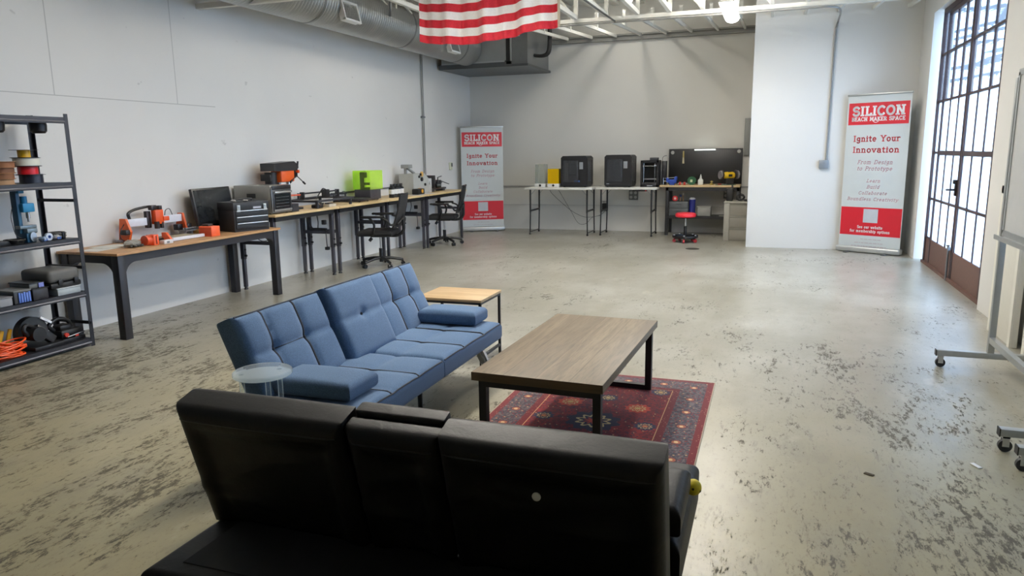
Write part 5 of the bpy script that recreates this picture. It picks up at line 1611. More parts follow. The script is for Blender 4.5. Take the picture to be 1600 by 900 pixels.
part('dial', MB().cyl((-5.332, 10.74, BZ + .055), (-5.32, 10.74, BZ + .055), .030, 16).box(-5.42, -5.40, 10.78, 10.86, BZ + .08, BZ + .10), M(222, 158, 40, .4), sk, 'amber dial')
for k, (x, y, rz, lab) in enumerate(((-5.36, 10.62, .2, 'white paper sheet on the bench under the amber device'), (-5.36, 10.98, -.1, 'white paper sheet on the bench before the light grey machine'))):
    solo('paper_sheet', MB().obox((x, y, BZ + .0013 + .0005 * k), (.2, .28, .0014), Matrix.Rotation(rz, 3, 'Z')), M(222, 222, 220, .7), lab, 'paper', (x, y, BZ), 'papers on the workbench')
wr_ = thing('wall_rail', 'thin dark power rail fixed along the wall above the benches', 'rail', (XL, 10, 1.0))
part('rail', MB().box(XL, XL + .02, 8.9, 12.6, .99, 1.01), M(86, 86, 88, .5, .3), wr_)
part('bracket', MB().box(XL, XL + .028, 9.2, 9.24, .98, 1.02).box(XL, XL + .028, 10.6, 10.64, .98, 1.02).box(XL, XL + .028, 12.0, 12.04, .98, 1.02), STEEL, wr_)
# cables and power strips below the benches
for k, (y, lab) in enumerate(((8.0, 'black power strip and cords hanging under the oven bench'), (10.6, 'black power strip and cords hanging under the bottle bench'))):
    t = thing('power_strip', lab, 'power strip', (-5.45, y, .57), 'power strips under the benches')
    part('strip', MB().box(-5.66, -5.42, y + .085, y + .13, .578, .605, .004), BLACK, t)
    part('cord', MB().tube(smooth_pts([(-5.62, y + .10, .60), (-5.60, y + .02, .66), (-5.61, y - .06, .80), (-5.62, y - .07, .855)], 6), .006, 6).tube(smooth_pts([(-5.45, y + .10, .60), (-5.40, y + .06, .55), (-5.38, y + .04, .42), (-5.39, y + .06, .36)], 6), .006, 6).tube(smooth_pts([(-5.55, y + .11, .60), (-5.48, y + .02, .68), (-5.45, y - .03, .74), (-5.46, y - .05, .855)], 6), .006, 6), BLACK, t)
    part('plug', MB().box(-5.41, -5.36, y + .03, y + .08, .33, .37, .006).box(-5.42, -5.37, y + .0, y + .05, .66, .72, .008), BLACK, t)
hc = MB().tube(smooth_pts([(-5.72, 7.02, .855), (-5.70, 7.02, .70), (-5.66, 7.03, .60), (-5.56, 7.03, .56), (-5.46, 7.04, .62), (-5.42, 7.04, .855)], 6), .005, 6)
solo('loose_cord', hc, M(60, 60, 66, .5), 'thin grey cord hanging in a loop under the oven bench', 'cord', (-5.58, 7.03, .56))

# ------------------------------------------------------------------ office chairs
def make_chair(lab):
    t = thing('office_chair', lab, 'chair', (0, 0, 0), 'black mesh office chairs at the benches')
    MESHB = M(34, 34, 36, .7, 0, .2, 200)
    sb, at = slab((-.26, -.24, .465), X, Y, Z, .48, .48, .045, .03, (), (), .01, .04, 26, 26)
    part('seat', sb, M(28, 28, 29, .85), t)
    b_ = MB()
    for s_, th in ((-1, .004), (1, .004)):
        pass
    def bp(u, v, off=0):
        w = .225 - .02 * v
        x = .235 + .02 * math.sin(v * 3) + .11 * v - .035 * (1 - (2 * u - 1) ** 2) * 0 + .03 * (1 - abs(2 * u - 1) ** 2)
        return Vector((x + off, (2 * u - 1) * w, .56 + .44 * v))
    G = {}
    for o_ in (0, .012):
        G[o_] = [[b_.bm.verts.new(bp(i / 12, j / 12, o_)) for j in range(13)] for i in range(13)]
        for i in range(12):
            for j in range(12):
                f = b_.bm.faces.new((G[o_][i][j], G[o_][i + 1][j], G[o_][i + 1][j + 1], G[o_][i][j + 1]))
                f.smooth = True
    part('backrest', b_, MESHB, t)
    fr_ = [bp(i / 12, 0, .006) for i in range(13)] + [bp(1, j / 12, .006) for j in range(1, 13)] + [bp(1 - i / 12, 1, .006) for i in range(1, 13)] + [bp(0, 1 - j / 12, .006) for j in range(1, 12)]
    part('back_frame', MB().tube(fr_, .014, 8, True), BLACK, t)
    part('back_support', MB().tube(smooth_pts([(.05, 0, .43), (.24, 0, .43), (.33, 0, .50), (.335, 0, .62), (.33, 0, .74)], 6), .022, 8).tube(smooth_pts([(.30, -.20, .60), (.335, -.1, .66), (.34, 0, .68), (.335, .1, .66), (.30, .20, .60)], 5), .014, 8), BLACK, t)
    for sy in (-1, 1):
        ar = MB()
        ar.tube(smooth_pts([(-.04, sy * .22, .44), (-.02, sy * .275, .50), (.0, sy * .285, .60), (-.06, sy * .285, .69), (-.14, sy * .285, .70)], 6), .016, 8)
        ar.tube(smooth_pts([(.10, sy * .285, .69), (.18, sy * .285, .66), (.22, sy * .27, .60), (.25, sy * .23, .60)], 5), .015, 8)
        ap = part('armrest', ar, BLACK, t)
        part('arm_pad', MB().box(-.19, .13, sy * .285 - .028, sy * .285 + .028, .69, .722, .014), M(24, 24, 25, .6), ap)
    part('gas_lift', MB().cyl((0, 0, .23), (0, 0, .44), .016, 14), CHROME, t)
    part('lift_shroud', MB().cyl((0, 0, .06), (0, 0, .25), .028, 16), BLACK, t)
    part('mechanism', MB().box(-.12, .12, -.09, .09, .41, .445, .01).cyl((-.10, -.08, .40), (-.13, -.10, .36), .022, 10).cyl((.02, .06, .42), (.05, .26, .41), .006, 8), BLACK, t)
    for k in range(5):
        a = R(20 + 72 * k)
        dv = Vector((math.cos(a), math.sin(a), 0))
        lg = part('base_leg', MB().tube([dv * .03 + Z * .115, dv * .12 + Z * .112, dv * .24 + Z * .09, dv * .30 + Z * .075], .02, 8), BLACK, t)
        c = dv * .30
        pr_ = Vector((-dv.y, dv.x, 0))
        part('caster', MB().cyl(c + pr_ * .008 + Z * .029, c + pr_ * .028 + Z * .029, .029, 16).cyl(c - pr_ * .028 + Z * .029, c - pr_ * .008 + Z * .029, .029, 16).cyl(c + Z * .03, c + Z * .075, .009, 8).cyl(c + pr_ * .02 + Z * .03, c - pr_ * .02 + Z * .03, .008, 8), M(20, 20, 21, .35), lg)
    return t
ch = make_chair('black mesh office chair nearer the blue sofa, at the second workbench')
dup(ch, (-5.24, 11.36, 0), R(16), 'black mesh office chair farther away, beside the corner banner')
ch.location = (-5.10, 8.93, 0)
ch.rotation_euler = (0, 0, R(14))
# ------------------------------------------------------------------ back wall: folding tables
TT = M(216, 214, 206, .45, 0, .02)
TL = M(46, 47, 48, .4, .3)
TZ = .885
def folding_table(x0, x1, y0, y1, lab):
    t = thing('folding_table', lab, 'table', ((x0 + x1) / 2, (y0 + y1) / 2, 0), 'white folding tables on the back wall')
    part('table_top', MB().box(x0, x1, y0, y1, TZ - .04, TZ, .008), TT, t)
    for s_, x in ((1, x0 + .10), (-1, x1 - .10)):
        for y in (y0 + .05, y1 - .05):
            lg = part('leg', MB().cyl((x, y, .42), (x, y, TZ - .04), .016, 10).cyl((x + s_ * -.01, y, .02), (x, y, .44), .012, 10), TL, t)
            part('foot', MB().cyl((x - s_ * .01, y, 0), (x - s_ * .01, y, .03), .018, 10), BLACK, lg)
            part('brace', MB().bar((x, y, TZ - .15), (x + s_ * .10, y, TZ - .04), .012, .006), M(170, 172, 172, .4, .4), lg)
        parts('crossbar', MB().cyl((x, y0 + .05, .45), (x, y1 - .05, .45), .018, 10).cyl((x - s_ * .01, y0 + .05, .05), (x - s_ * .01, y1 - .05, .05), .010, 8), TL, t)
    return t
folding_table(-4.36, -3.07, 13.06, 13.72, 'white folding table beside the banner, carrying the first enclosed printer')
folding_table(-3.04, -1.92, 13.20, 13.84, 'white folding table beside the workbench, carrying two printers')
part_clip = thing('cable_tray', 'short black power bar under the front edge of the second folding table', 'power strip', (-2.25, 13.24, .80))
part('bar', MB().box(-2.36, -2.10, 13.22, 13.28, .815, .844, .006), BLACK, part_clip)
part('button', MB().cyl((-2.12, 13.22, .83), (-2.12, 13.213, .83), .008, 10), RED, part_clip)
tc_ = MB()
tc_.tube(smooth_pts([(-3.96, 13.36, .855), (-3.9, 13.36, .75), (-3.6, 13.4, .48), (-3.42, 13.45, .36), (-3.25, 13.5, .31), (-3.05, 13.7, .34), (-2.98, 13.98, .45)], 6), .004, 6)
tc_.tube(smooth_pts([(-3.80, 13.36, .855), (-3.72, 13.38, .72), (-3.55, 13.42, .42), (-3.42, 13.46, .20), (-3.28, 13.5, .19), (-3.18, 13.55, .30), (-3.05, 13.7, .33)], 6), .004, 6)
solo('hanging_cable', tc_, M(70, 70, 70, .5), 'thin dark cables looping down under the first folding table', 'cable', (-3.5, 13.5, .2))
# small cases with a coloured cover
YEL = clear('yellow_acrylic', 246, 206, 20, .62, .15)
ACR2 = clear('clear_cover', 240, 242, 240, .06, .1)
def cased(x0, x1, top, mat, lab, cl):
    t = thing('small_enclosure', lab, 'enclosure', ((x0 + x1) / 2, 13.3, TZ))
    part('base', MB().box(x0, x1, 13.20, 13.42, TZ, TZ + .065, .006), M(224, 224, 220, .4), t)
    part('knob', MB().lathe([(0, 0), (.020, 0), (.022, -.004), (.018, -.012), (0, -.012)], ((x0 + x1) / 2 + .005, 13.20, TZ + .033), 'y', 16), BLACK, t)
    c = MB()
    c.box(x0 + .008, x1 - .008, 13.205, 13.209, TZ + .065, top).box(x0 + .008, x1 - .008, 13.411, 13.415, TZ + .065, top).box(x0 + .008, x0 + .012, 13.209, 13.411, TZ + .065, top).box(x1 - .012, x1 - .008, 13.209, 13.411, TZ + .065, top).box(x0 + .008, x1 - .008, 13.205, 13.415, top, top + .004)
    part('cover', c, mat, t, cl)
cased(-4.20, -4.0, TZ + .42, ACR2, 'small white base with tall clear cover at the end of the folding table', 'clear cover')
cased(-3.955, -3.73, TZ + .335, YEL, 'small white base with yellow cover beside the first enclosed printer', 'yellow cover')
# enclosed 3D printers
PB = M(36, 37, 40, .38)
PB2 = M(28, 28, 31, .4)
SMOKE = clear('smoked_panel', 168, 170, 174, .12, .08)
def enclosed_printer(x0, x1, y0, y1, z0, z1, lab, blue, panel):
    t = thing('enclosed_printer', lab, '3d printer', ((x0 + x1) / 2, (y0 + y1) / 2, z0), 'black enclosed printers')
    w = x1 - x0
    c = .035
    oct_ = [(x0 + c, z0 + .012), (x1 - c, z0 + .012), (x1, z0 + .012 + c), (x1, z1 - c), (x1 - c, z1), (x0 + c, z1), (x0, z1 - c), (x0, z0 + .012 + c)]
    sh_ = MB()
    # hollow shell: back, bottom, top, sides
    sh_.prism(oct_, 'xz', y1 - .02, y1).box(x0 + .01, x1 - .01, y0 + .03, y1, z0 + .012, z0 + .10).box(x0 + c, x1 - c, y0 + .04, y1, z1 - .025, z1 - .001).box(x0 + .002, x0 + .014, y0 + .04, y1 - .02, z0 + .05, z1 - .04)
    sh_.box(x1 - .014, x1 - .002, y0 + .04, y0 + .09, z0 + .05, z1 - .04).box(x1 - .014, x1 - .002, y1 - .07, y1 - .02, z0 + .05, z1 - .04).box(x1 - .014, x1 - .002, y0 + .04, y1 - .02, z1 - .08, z1 - .03)
    part('shell', sh_, PB, t)
    part('side_window', MB().box(x1 - .010, x1 - .006, y0 + .09, y1 - .07, z0 + .10, z1 - .08), SMOKE, t)
    # front bezel with an opening on the left and a control column on the right
    f = MB()
    f.prism([(x0 + c, z0 + .012), (x1 - c, z0 + .012), (x1, z0 + .012 + c), (x1, z0 + .10), (x0, z0 + .10), (x0, z0 + .012 + c)], 'xz', y0, y0 + .04)
    f.prism([(x0, z1 - .085), (x1, z1 - .085), (x1, z1 - c), (x1 - c, z1), (x0 + c, z1), (x0, z1 - c)], 'xz', y0, y0 + .04)
    f.box(x0, x0 + .05, y0, y0 + .04, z0 + .10, z1 - .085).box(x0 + w * .66, x1, y0, y0 + .04, z0 + .10, z1 - .085)
    part('front_bezel', f, PB2, t)
    dr = part('door_glass', MB().box(x0 + .045, x0 + w * .665, y0 - .004, y0, z0 + .095, z1 - .08), SMOKE, t)
    part('door_handle', MB().cyl((x0 + w * .63, y0 - .012, z0 + .18), (x0 + w * .63, y0 - .012, z1 - .10), .004, 8), M(120, 124, 128, .25, .6), dr)
    part('screen', MB().box(x0 + w * .70, x0 + w * .84, y0 - .004, y0, z1 - .24, z1 - .115, .002), panel, t)
    g_ = MB()
    g_.cyl((x0 + .05, y0 + .18, z1 - .16), (x0 + w * .68, y0 + .18, z1 - .16), .006, 8).cyl((x0 + .05, y0 + .18, z0 + .23), (x0 + w * .68, y0 + .18, z0 + .23), .006, 8)
    g_.cyl((x0 + .09, y0 + .2, z0 + .1), (x0 + .09, y0 + .2, z1 - .1), .007, 8).cyl((x0 + w * .6, y0 + .2, z0 + .1), (x0 + w * .6, y0 + .2, z1 - .1), .007, 8)
    part('rods', g_, M(170, 172, 176, .25, .8), t)
    part('print_head', MB().box(x0 + w * .50, x0 + w * .60, y0 + .14, y0 + .21, z1 - .20, z1 - .11, .006), M(180, 182, 186, .35), t)
    part('build_plate', MB().box(x0 + .07, x0 + w * .64, y0 + .08, y0 + .32, z0 + .20, z0 + .215), M(54, 56, 58, .35), t)
    part('tube', MB().tube(smooth_pts([(x0 + w * .55, y0 + .17, z1 - .11), (x0 + w * .45, y0 + .15, z1 - .07), (x0 + w * .33, y0 + .12, z1 - .14), (x0 + w * .30, y0 + .12, z1 - .22)], 6), .004, 6), M(196, 198, 200, .3), t)
    part('badge', MB().box(x0 + (.25 if blue else .04) * 1 * (w / .5), x0 + (.36 if blue else .09) * (w / .5), y0 - .003, y0, z0 + (.095 if blue else .055), z0 + (.125 if blue else .07)), M(58, 104, 176, .4) if blue else M(140, 144, 150, .4), t)
    if blue:
        part('reflector_panel', MB().box(x0 + .055, x0 + .13, y0 + .05, y0 + .055, z0 + .12, z1 - .12), M(206, 200, 176, .5), t)
    for x in (x0 + .05, x1 - .05):
        for y in (y0 + .05, y1 - .05):
            part('foot', MB().cyl((x, y, z0), (x, y, z0 + .014), .02, 10), BLACK, t)
LCD = M(150, 154, 158, .2)
enclosed_printer(-3.69, -3.19, 13.20, 13.66, TZ, 1.455, 'large black enclosed printer on the first folding table next to the yellow cover', True, LCD)
enclosed_printer(-2.885, -2.385, 13.26, 13.74, TZ, 1.465, 'large black enclosed printer standing alone at the middle of the tables', False, LCD)
# open-front smaller printer
x0, x1, y0, y1, z0, z1 = -2.245, -1.925, 13.36, 13.72, TZ, 1.36
op = thing('small_printer', 'smaller black box frame printer at the end beside the workbench', '3d printer', ((x0 + x1) / 2, 13.5, TZ))
f = MB()
for x in (x0, x1 - .035):
    for y in (y0, y1 - .035): f.box(x, x + .035, y, y + .035, z0, z1)
for z in (z0, z1 - .04):
    f.box(x0, x1, y0, y0 + .035, z, z + .04).box(x0, x1, y1 - .035, y1, z, z + .04).box(x0, x0 + .035, y0, y1, z, z + .04).box(x1 - .035, x1, y0, y1, z, z + .04)
part('frame', f, PB2, op)
part('panel', MB().box(x0 + .03, x1 - .03, y1 - .02, y1 - .015, z0 + .03, z1 - .03).box(x0 + .01, x0 + .014, y0 + .03, y1 - .03, z0 + .03, z1 - .03).box(x1 - .014, x1 - .01, y0 + .03, y1 - .03, z0 + .03, z1 - .03).box(x0 + .03, x1 - .03, y0 + .03, y1 - .03, z1 - .014, z1 - .008), PB, op)
part('base', MB().box(x0 + .03, x1 - .03, y0 + .01, y1 - .03, z0 + .005, z0 + .085, .004), PB2, op)
part('rods', MB().cyl((x0 + .05, y0 + .05, z0 + .09), (x0 + .05, y0 + .05, z1 - .05), .008, 8).cyl((x1 - .07, y0 + .05, z0 + .09), (x1 - .07, y0 + .05, z1 - .05), .006, 8).cyl((x0 + .04, y0 + .06, z1 - .10), (x1 - .04, y0 + .06, z1 - .10), .006, 8), M(176, 178, 180, .25, .8), op)
part('build_plate', MB().box(x0 + .05, x1 - .03, y0 + .02, y0 + .25, z0 + .135, z0 + .15), M(150, 152, 156, .3, .5), op)
part('top_box', MB().box(x1 - .16, x1 - .02, y0 + .02, y0 + .2, z1, z1 + .05, .006), M(64, 65, 68, .4), op)
parts('clips', MB().box(x0 + .04, x0 + .06, y0 + .02, y0 + .045, z1 - .115, z1 - .085).box(x1 - .08, x1 - .04, y0 + .02, y0 + .05, z1 - .105, z1 - .08).box(x0 + .12, x1 - .1, y0 - .003, y0, z0 + .02, z0 + .03), M(186, 188, 192, .3), op)
WZ = .915
dbx = thing('spool_dryer', 'narrow black cabinet between the smallest printer and the pegboard', 'cabinet', (-1.87, 13.72, WZ))
part('body', MB().box(-1.908, -1.828, 13.64, 13.80, WZ + .012, 1.345, .006), M(30, 30, 33, .4), dbx)
part('foot', MB().box(-1.902, -1.834, 13.65, 13.79, WZ + .0005, WZ + .014), M(22, 22, 24, .5), dbx)
part('cable', MB().tube(smooth_pts([(-1.90, 13.70, 1.345), (-1.90, 13.69, 1.40), (-1.87, 13.69, 1.43), (-1.83, 13.72, 1.44)], 5), .004, 6), BLACK, dbx)

# ------------------------------------------------------------------ workbench with pegboard
WZ = .915
WX0, WX1, WY0, WY1 = -1.80, -.52, 13.46, 14.02
wk = thing('pegboard_workbench', 'black framed workbench with beech top and black pegboard on the back wall', 'workbench', (-1.15, 13.74, 0))
part('table_top', MB().box(WX0 - .11, WX1, WY0 - .01, WY1, WZ - .035, WZ, .003), BACKW, wk)
part('apron', MB().box(WX0, WX1, WY0, WY0 + .03, WZ - .10, WZ - .035).box(WX0, WX1, WY1 - .03, WY1, WZ - .10, WZ - .035), BLACKM, wk)
for x in (WX0, WX1 - .055):
    for y in (WY0, WY1 - .06):
        part('leg', MB().box(x, x + .055, y, y + .055, 0.012, WZ - .035, .003), BLACKM, wk)
        part('foot', MB().cyl((x + .027, y + .027, 0), (x + .027, y + .027, .014), .024, 12), M(150, 150, 146, .4), wk)
part('lower_shelf', MB().box(WX0 + .02, WX1 - .02, WY0 + .02, WY1 - .02, .33, .355).box(WX0 + .02, WX1 - .02, WY0 + .012, WY0 + .03, .315, .37), BLACKM, wk)
pgn = NT('black_pegboard')
cx, cy, cz = pgn.sep(pgn.co())
hx = pgn.math('SUBTRACT', pgn.math('FRACT', pgn.math('MULTIPLY', cx, 30)), .5)
hz = pgn.math('SUBTRACT', pgn.math('FRACT', pgn.math('MULTIPLY', cz, 30)), .5)
hd_ = pgn.math('ADD', pgn.math('MULTIPLY', hx, hx), pgn.math('MULTIPLY', hz, hz))
pgn.set(pgn.mix(pgn.math('LESS_THAN', hd_, .04), rgb(30, 31, 33), rgb(8, 8, 8)), .4)
pg = part('pegboard', MB().box(WX0 - .02, WX1 - .0, WY1 - .015, WY1, WZ, 1.545, .002), pgn.m, wk)
part('board_rim', MB().box(WX0 - .025, WX0 - .015, WY1 - .02, WY1 + .002, WZ, 1.55).box(WX1 - .005, WX1 + .005, WY1 - .02, WY1 + .002, WZ, 1.55).box(WX0 - .025, WX1 + .005, WY1 - .02, WY1 + .002, 1.54, 1.555), BLACKM, pg)
parts('mount_disc', MB().lathe([(0, -.008), (.030, -.008), (.034, 0), (0, 0)], (WX0 + .04, WY1 - .015, 1.49), 'y', 20).lathe([(0, -.008), (.030, -.008), (.034, 0), (0, 0)], (WX1 - .06, WY1 - .015, 1.50), 'y', 20), M(176, 178, 174, .4), pg, 'pale round mounts')
TUBE2 = emit('work_light_tube', 240, 248, 240, 2.2)
part('work_light', MB().box(-1.36, -.99, WY1 - .09, WY1 - .05, 1.525, 1.545, .004), TUBE2, wk)
part('light_bracket', MB().box(-1.34, -1.32, WY1 - .08, WY1 - .01, 1.545, 1.555).box(-1.03, -1.01, WY1 - .08, WY1 - .01, 1.545, 1.555), BLACKM, wk)
part('clamp_post', MB().box(-.66, -.63, WY0 - .035, WY0 - .005, .70, WZ + .01, .003), BLACKM, wk)
hm = thing('brush', 'brass handled brush hanging at the blue vise end of the pegboard', 'brush', (-1.56, 14.0, 1.30))
part('handle', MB().cyl((-1.56, WY1 - .035, 1.40), (-1.56, WY1 - .035, 1.515), .014, 10).cyl((-1.56, WY1 - .035, 1.515), (-1.56, WY1 - .0155, 1.515), .005, 8), M(186, 164, 96, .4), hm)
part('bristles', MB().cyl((-1.56, WY1 - .04, 1.29), (-1.56, WY1 - .04, 1.40), .020, 10, .014), M(206, 198, 170, .7), hm)
BLU = M(40, 74, 170, .4, .1)
vs = thing('bench_vise', 'blue bench vise clamped at the printer end of the beech topped workbench', 'vise', (-1.72, 13.52, WZ))
part('body', MB().box(-1.76, -1.62, 13.50, 13.62, WZ + .03, WZ + .10, .012).box(-1.74, -1.66, 13.50, 13.60, WZ, WZ + .03, .006), BLU, vs)
part('fixed_jaw', MB().box(-1.66, -1.61, 13.49, 13.63, WZ + .08, WZ + .15, .006), BLU, vs)
part('sliding_jaw', MB().box(-1.80, -1.76, 13.49, 13.63, WZ + .05, WZ + .13, .006).box(-1.80, -1.66, 13.53, 13.59, WZ + .05, WZ + .075), M(50, 84, 180, .4), vs)
part('screw_handle', MB().cyl((-1.86, 13.56, WZ + .07), (-1.78, 13.56, WZ + .07), .010, 8).cyl((-1.86, 13.56, WZ + .01), (-1.86, 13.56, WZ + .13), .006, 8), CHROME, vs)
part('crank', MB().cyl((-1.83, 13.52, WZ + .125), (-1.66, 13.52, WZ + .135), .005, 8), CHROME, vs)
rc = thing('red_clamp', 'small red clamp lying beside the blue vise', 'clamp', (-1.52, 13.56, WZ))
part('jaw', MB().box(-1.58, -1.54, 13.53, 13.58, WZ, WZ + .06, .006).box(-1.50, -1.46, 13.53, 13.58, WZ, WZ + .055, .006), M(176, 50, 42, .45), rc)
part('screw', MB().cyl((-1.60, 13.555, WZ + .03), (-1.43, 13.555, WZ + .03), .009, 8), STEEL, rc)
gs = thing('filament_spool', 'green spool standing on the beech workbench top', 'spool', (-1.37, 13.60, WZ))
part('winding', MB().lathe([(0, -.025), (.055, -.025), (.055, .025), (0, .025)], (-1.36, 13.62, WZ + .075), 'y', 24), M(44, 110, 76, .45), gs)
part('flange', MB().lathe([(.02, -.031), (.075, -.031), (.075, -.025), (.02, -.025), (.02, -.031)], (-1.36, 13.62, WZ + .075), 'y', 24).lathe([(.02, .025), (.075, .025), (.075, .031), (.02, .031), (.02, .025)], (-1.36, 13.62, WZ + .075), 'y', 24), M(36, 90, 60, .4), gs)
part('label_patch', MB().box(-1.385, -1.345, 13.587, 13.5885, WZ + .05, WZ + .095), M(190, 206, 170, .5), gs)
wbt = thing('glue_bottle', 'white squeeze bottle with nozzle on the beech workbench', 'bottle', (-1.20, 13.56, WZ))
part('body', MB().box(-1.245, -1.155, 13.53, 13.60, WZ, WZ + .10, .014), M(226, 228, 224, .4), wbt)
part('neck', MB().lathe([(0, .10), (.03, .10), (.024, .12), (.016, .125), (.016, .15), (.009, .17), (.007, .19), (0, .19)], (-1.20, 13.565, WZ), 'z', 16), M(214, 218, 216, .35), wbt)
bt_ = thing('brass_fitting', 'small brass coloured gadget on the workbench between white bottle and grinder', 'fitting', (-1.01, 13.58, WZ))
part('base', MB().lathe([(0, 0), (.035, 0), (.035, .02), (.02, .035), (0, .035)], (-1.01, 13.58, WZ), 'z', 16), M(176, 156, 86, .35, .5), bt_)
part('stem', MB().cyl((-1.01, 13.58, WZ + .03), (-1.01, 13.58, WZ + .075), .010, 10).cyl((-1.035, 13.58, WZ + .06), (-.985, 13.58, WZ + .06), .007, 8), M(196, 176, 110, .35, .5), bt_)
mt_ = solo('cutting_mat', MB().box(-.94, -.60, 13.50, 13.72, WZ, WZ + .004), M(46, 92, 66, .6), 'dark green mat lying on the workbench under the grinder', 'mat', (-.77, 13.6, WZ))
sd_ = thing('screwdriver', 'small red handled screwdriver lying on the green mat', 'screwdriver', (-.86, 13.56, WZ + .004))
part('handle', MB().cyl((-.90, 13.56, WZ + .014), (-.84, 13.56, WZ + .014), .010, 10), M(190, 60, 50, .4), sd_)
part('shaft', MB().cyl((-.84, 13.56, WZ + .014), (-.75, 13.56, WZ + .014), .003, 8), STEEL, sd_)
gr = thing('bench_grinder', 'yellow bench grinder with two grey wheels at the workbench end', 'grinder', (-.72, 13.72, WZ))
gr.rotation_euler = (0, 0, R(30))
GZ = WZ + .165
part('motor', MB().lathe([(0, -.10), (.045, -.10), (.062, -.07), (.065, 0), (.062, .07), (.045, .10), (0, .10)], (-.725, 13.72, GZ), 'x', 24), M(232, 190, 30, .4), gr)
part('pedestal', MB().box(-.80, -.65, 13.67, 13.77, WZ + .0045, WZ + .115, .01), M(40, 40, 40, .5), gr)
for s_, x in ((-1, -.885), (1, -.565)):
    wh_ = part('wheel', MB().lathe([(0, -.016), (.072, -.016), (.075, -.012), (.075, .012), (.072, .016), (0, .016)], (x, 13.72, GZ + .01), 'x', 24), M(128, 124, 128, .8), gr)
    part('wheel_guard', MB().lathe([(0, -.006), (.082, -.006), (.082, .006), (0, .006)], (x - s_ * .03, 13.735, GZ + .012), 'x', 24), M(74, 70, 74, .5), wh_)
part('switch', MB().box(-.76, -.69, 13.655, 13.66, GZ - .02, GZ + .02).box(-.755, -.695, 13.69, 13.75, GZ + .058, GZ + .07, .004), M(40, 40, 40, .45), gr)
# under the bench: drawer unit, tools on it, blue can, clear bin
du = thing('drawer_box', 'grey drawer box on the lower shelf of the pegboard workbench', 'drawer unit', (-1.54, 13.68, .356))
part('body', MB().box(-1.74, -1.40, 13.52, 13.86, .356, .62, .006), M(76, 80, 82, .45), du)
for k in range(2):
    dr = part('drawer', MB().box(-1.73, -1.41, 13.512, 13.52, .37 + .125 * k, .485 + .125 * k, .003), M(86, 90, 92, .4), du)
    part('drawer_pull', MB().box(-1.62, -1.52, 13.50, 13.512, .445 + .125 * k, .458 + .125 * k, .003), M(40, 42, 44, .4), dr)
rd = thing('tape_measure', 'red round tape tool on the grey drawer box', 'tape', (-1.64, 13.6, .621))
part('body', MB().lathe([(0, -.02), (.045, -.02), (.05, -.015), (.05, .015), (.045, .02), (0, .02)], (-1.645, 13.60, .671), 'y', 20), M(196, 50, 52, .4), rd)
part('face', MB().lathe([(0, -.022), (.022, -.022), (.022, -.02)], (-1.645, 13.60, .671), 'y', 16), M(222, 190, 184, .4), rd)
for k, (x, z_, c, lab) in enumerate(((-1.56, .70, (60, 76, 130), 'upright tool with a blue and white head on the drawer box'), (-1.51, .73, (190, 184, 170), 'upright tool with a pale head on the drawer box'))):
    t = thing('hand_tool', lab, 'tool', (x, 13.68, .621), 'tools on the drawer box')
    part('handle', MB().cyl((x, 13.68, .621), (x, 13.68, z_), .012, 10), M(150, 120, 90, .5), t)
    part('head', MB().ball((x, 13.68, z_ + .015), .024, (1, 1, 1), 12, 8), M(*c, .4), t)
bc = thing('paper_towel_can', 'blue canister with a white top on the lower shelf behind the stool', 'canister', (-1.33, 13.62, .371))
part('body', MB().cyl((-1.335, 13.60, .371), (-1.335, 13.60, .655), .055, 20), M(36, 42, 120, .4), bc)
part('lid', MB().lathe([(0, .655), (.056, .655), (.056, .67), (.03, .69), (0, .692)], (-1.335, 13.60, 0), 'z', 20), M(206, 210, 216, .4), bc)
part('shelf_ring', MB().cyl((-1.335, 13.60, .3555), (-1.335, 13.60, .372), .05, 20), M(24, 28, 80, .4), bc)
cbn = thing('clear_bin', 'pale translucent plastic bin on the lower shelf of the workbench', 'bin', (-1.12, 13.7, .356))
part('body', MB().box(-1.24, -1.01, 13.55, 13.85, .356, .52, .01), M(150, 150, 144, .35), cbn)
part('lid', MB().box(-1.25, -1.0, 13.54, 13.86, .52, .535, .004), M(166, 166, 160, .35), cbn)
fb = thing('flat_box', 'flat pale strip lying on the workbench lower shelf near the drawers', 'strip', (-.80, 13.6, .356))
part('strip', MB().box(-.86, -.72, 13.53, 13.60, .356, .372, .003), M(196, 194, 182, .5), fb)
part('label', MB().box(-.82, -.76, 13.545, 13.585, .372, .3725), M(150, 150, 140, .5), fb)
# grey plastic drawer tower and what stands on it
PG = M(146, 144, 134, .5)
gc = thing('storage_cabinet', 'grey beige three tier storage cabinet beside the white partition', 'cabinet', (-.54, 13.1, 0))
part('carcass', MB().box(-.735, -.355, 12.92, 13.40, .0, .64, .006), PG, gc)
part('top', MB().box(-.745, -.352, 12.90, 13.41, .64, .665, .006), M(156, 154, 144, .5), gc)
part('side_post', MB().box(-.74, -.65, 12.905, 12.925, .0, .64, .004), M(158, 156, 148, .5), gc)
for k in range(3):
    dr = part('drawer', MB().box(-.645, -.36, 12.91, 12.93, .02 + .207 * k, .205 + .207 * k, .006), M(136, 133, 124, .5), gc)
    part('drawer_lip', MB().box(-.645, -.36, 12.90, 12.912, .195 + .207 * k, .21 + .207 * k, .003), M(120, 117, 108, .5), dr)
dk_ = thing('black_case', 'upright black box standing on the grey storage cabinet', 'box', (-.66, 13.2, .666))
part('body', MB().box(-.72, -.62, 13.10, 13.30, .666, .86, .006), BLACK, dk_)
part('lid', MB().box(-.725, -.615, 13.095, 13.305, .86, .875, .003), DKGREY, dk_)
cl_ = thing('cable_coil', 'loose black cable coil on the grey storage cabinet', 'cable', (-.48, 13.1, .666))
cm = MB()
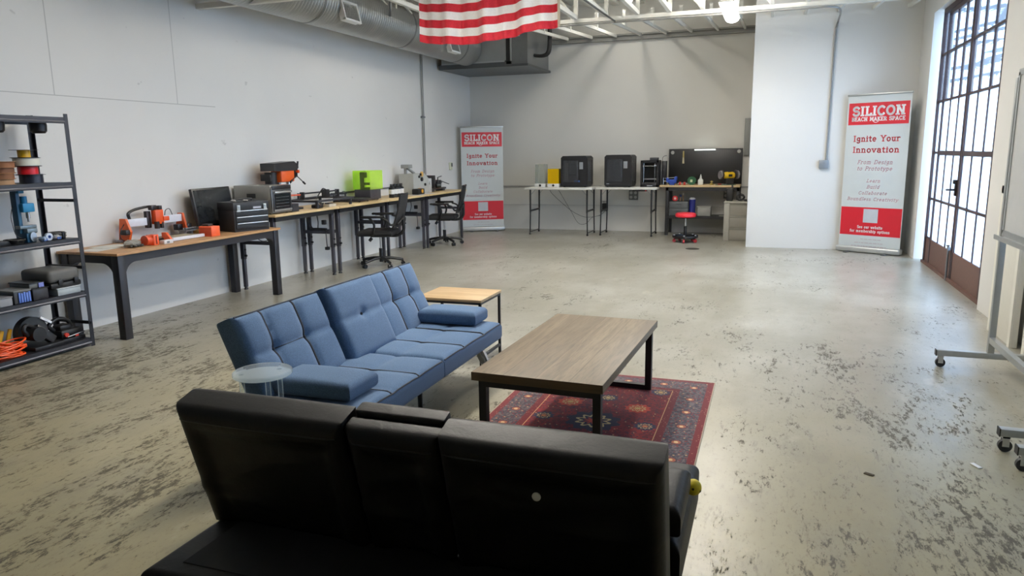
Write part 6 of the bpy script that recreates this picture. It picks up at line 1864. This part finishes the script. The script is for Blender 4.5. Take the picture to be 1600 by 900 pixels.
for k in range(5):
    a = .05 + .006 * k
    cm.tube([(-.49 + a * math.cos(t * PI / 10), 13.1 + .04 * k * .4, .674 + .055 + a * math.sin(t * PI / 10) * (.9 if k % 2 else .6)) for t in range(20)], .005, 6, True)
part('coil', cm, BLACK, cl_)
part('plug', MB().box(-.43, -.38, 13.06, 13.12, .666, .70, .006), BLACK, cl_)
# stool
sl = thing('stool', 'round red topped rolling mechanic stool before the workbench', 'stool', (-1.34, 12.60, 0))
sx, sy = -1.34, 12.60
part('seat', MB().lathe([(0, .425), (.16, .425), (.172, .435), (.175, .46), (.165, .485), (.14, .497), (0, .50)], (sx, sy, 0), 'z', 32), M(226, 44, 58, .35), sl)
part('seat_plate', MB().lathe([(0, .41), (.12, .41), (.13, .425), (0, .425)], (sx, sy, 0), 'z', 24), BLACK, sl)
part('gas_lift', MB().cyl((sx, sy, .25), (sx, sy, .415), .016, 14), CHROME, sl)
part('lift_shroud', MB().cyl((sx, sy, .08), (sx, sy, .27), .026, 16), BLACK, sl)
part('tool_tray', MB().lathe([(.03, .075), (.20, .075), (.215, .085), (.215, .115), (.208, .115), (.205, .085), (.03, .085), (.03, .075)], (sx, sy, 0), 'z', 32), M(32, 32, 34, .4), sl)
for k in range(5):
    a = R(72 * k - 90)
    dv = Vector((math.cos(a), math.sin(a), 0))
    c = Vector((sx, sy, 0)) + dv * .185
    pr_ = Vector((-dv.y, dv.x, 0))
    lg = part('base_leg', MB().bar(Vector((sx, sy, .068)), c + Z * .068, .03, .018), BLACK, sl)
    part('caster', MB().cyl(c + pr_ * .014 + Z * .027, c - pr_ * .014 + Z * .027, .027, 16).cyl(c + Z * .03, c + Z * .065, .01, 8), M(190, 60, 66, .4), lg, 'red wheel')
    part('tray_knob', MB().box(c.x - .014, c.x + .014, c.y - .014, c.y + .014, .115, .13, .003), M(170, 172, 176, .4), sl)
scr = MB().obox((1.015, 3.92, .0032), (.022, .06, .006), Matrix.Rotation(R(25), 3, 'Z'), .002)
solo('paper_scrap', scr, M(226, 226, 224, .6), 'small white scrap lying on the floor near the whiteboard feet', 'scrap', (1.015, 3.92, 0))
scr = MB().obox((.51, 3.66, .0027), (.022, .045, .005), Matrix.Rotation(R(60), 3, 'Z'), .002)
solo('dry_leaf', scr, M(60, 50, 36, .8), 'small dark dry scrap lying alone on the open floor', 'scrap', (.51, 3.66, 0))
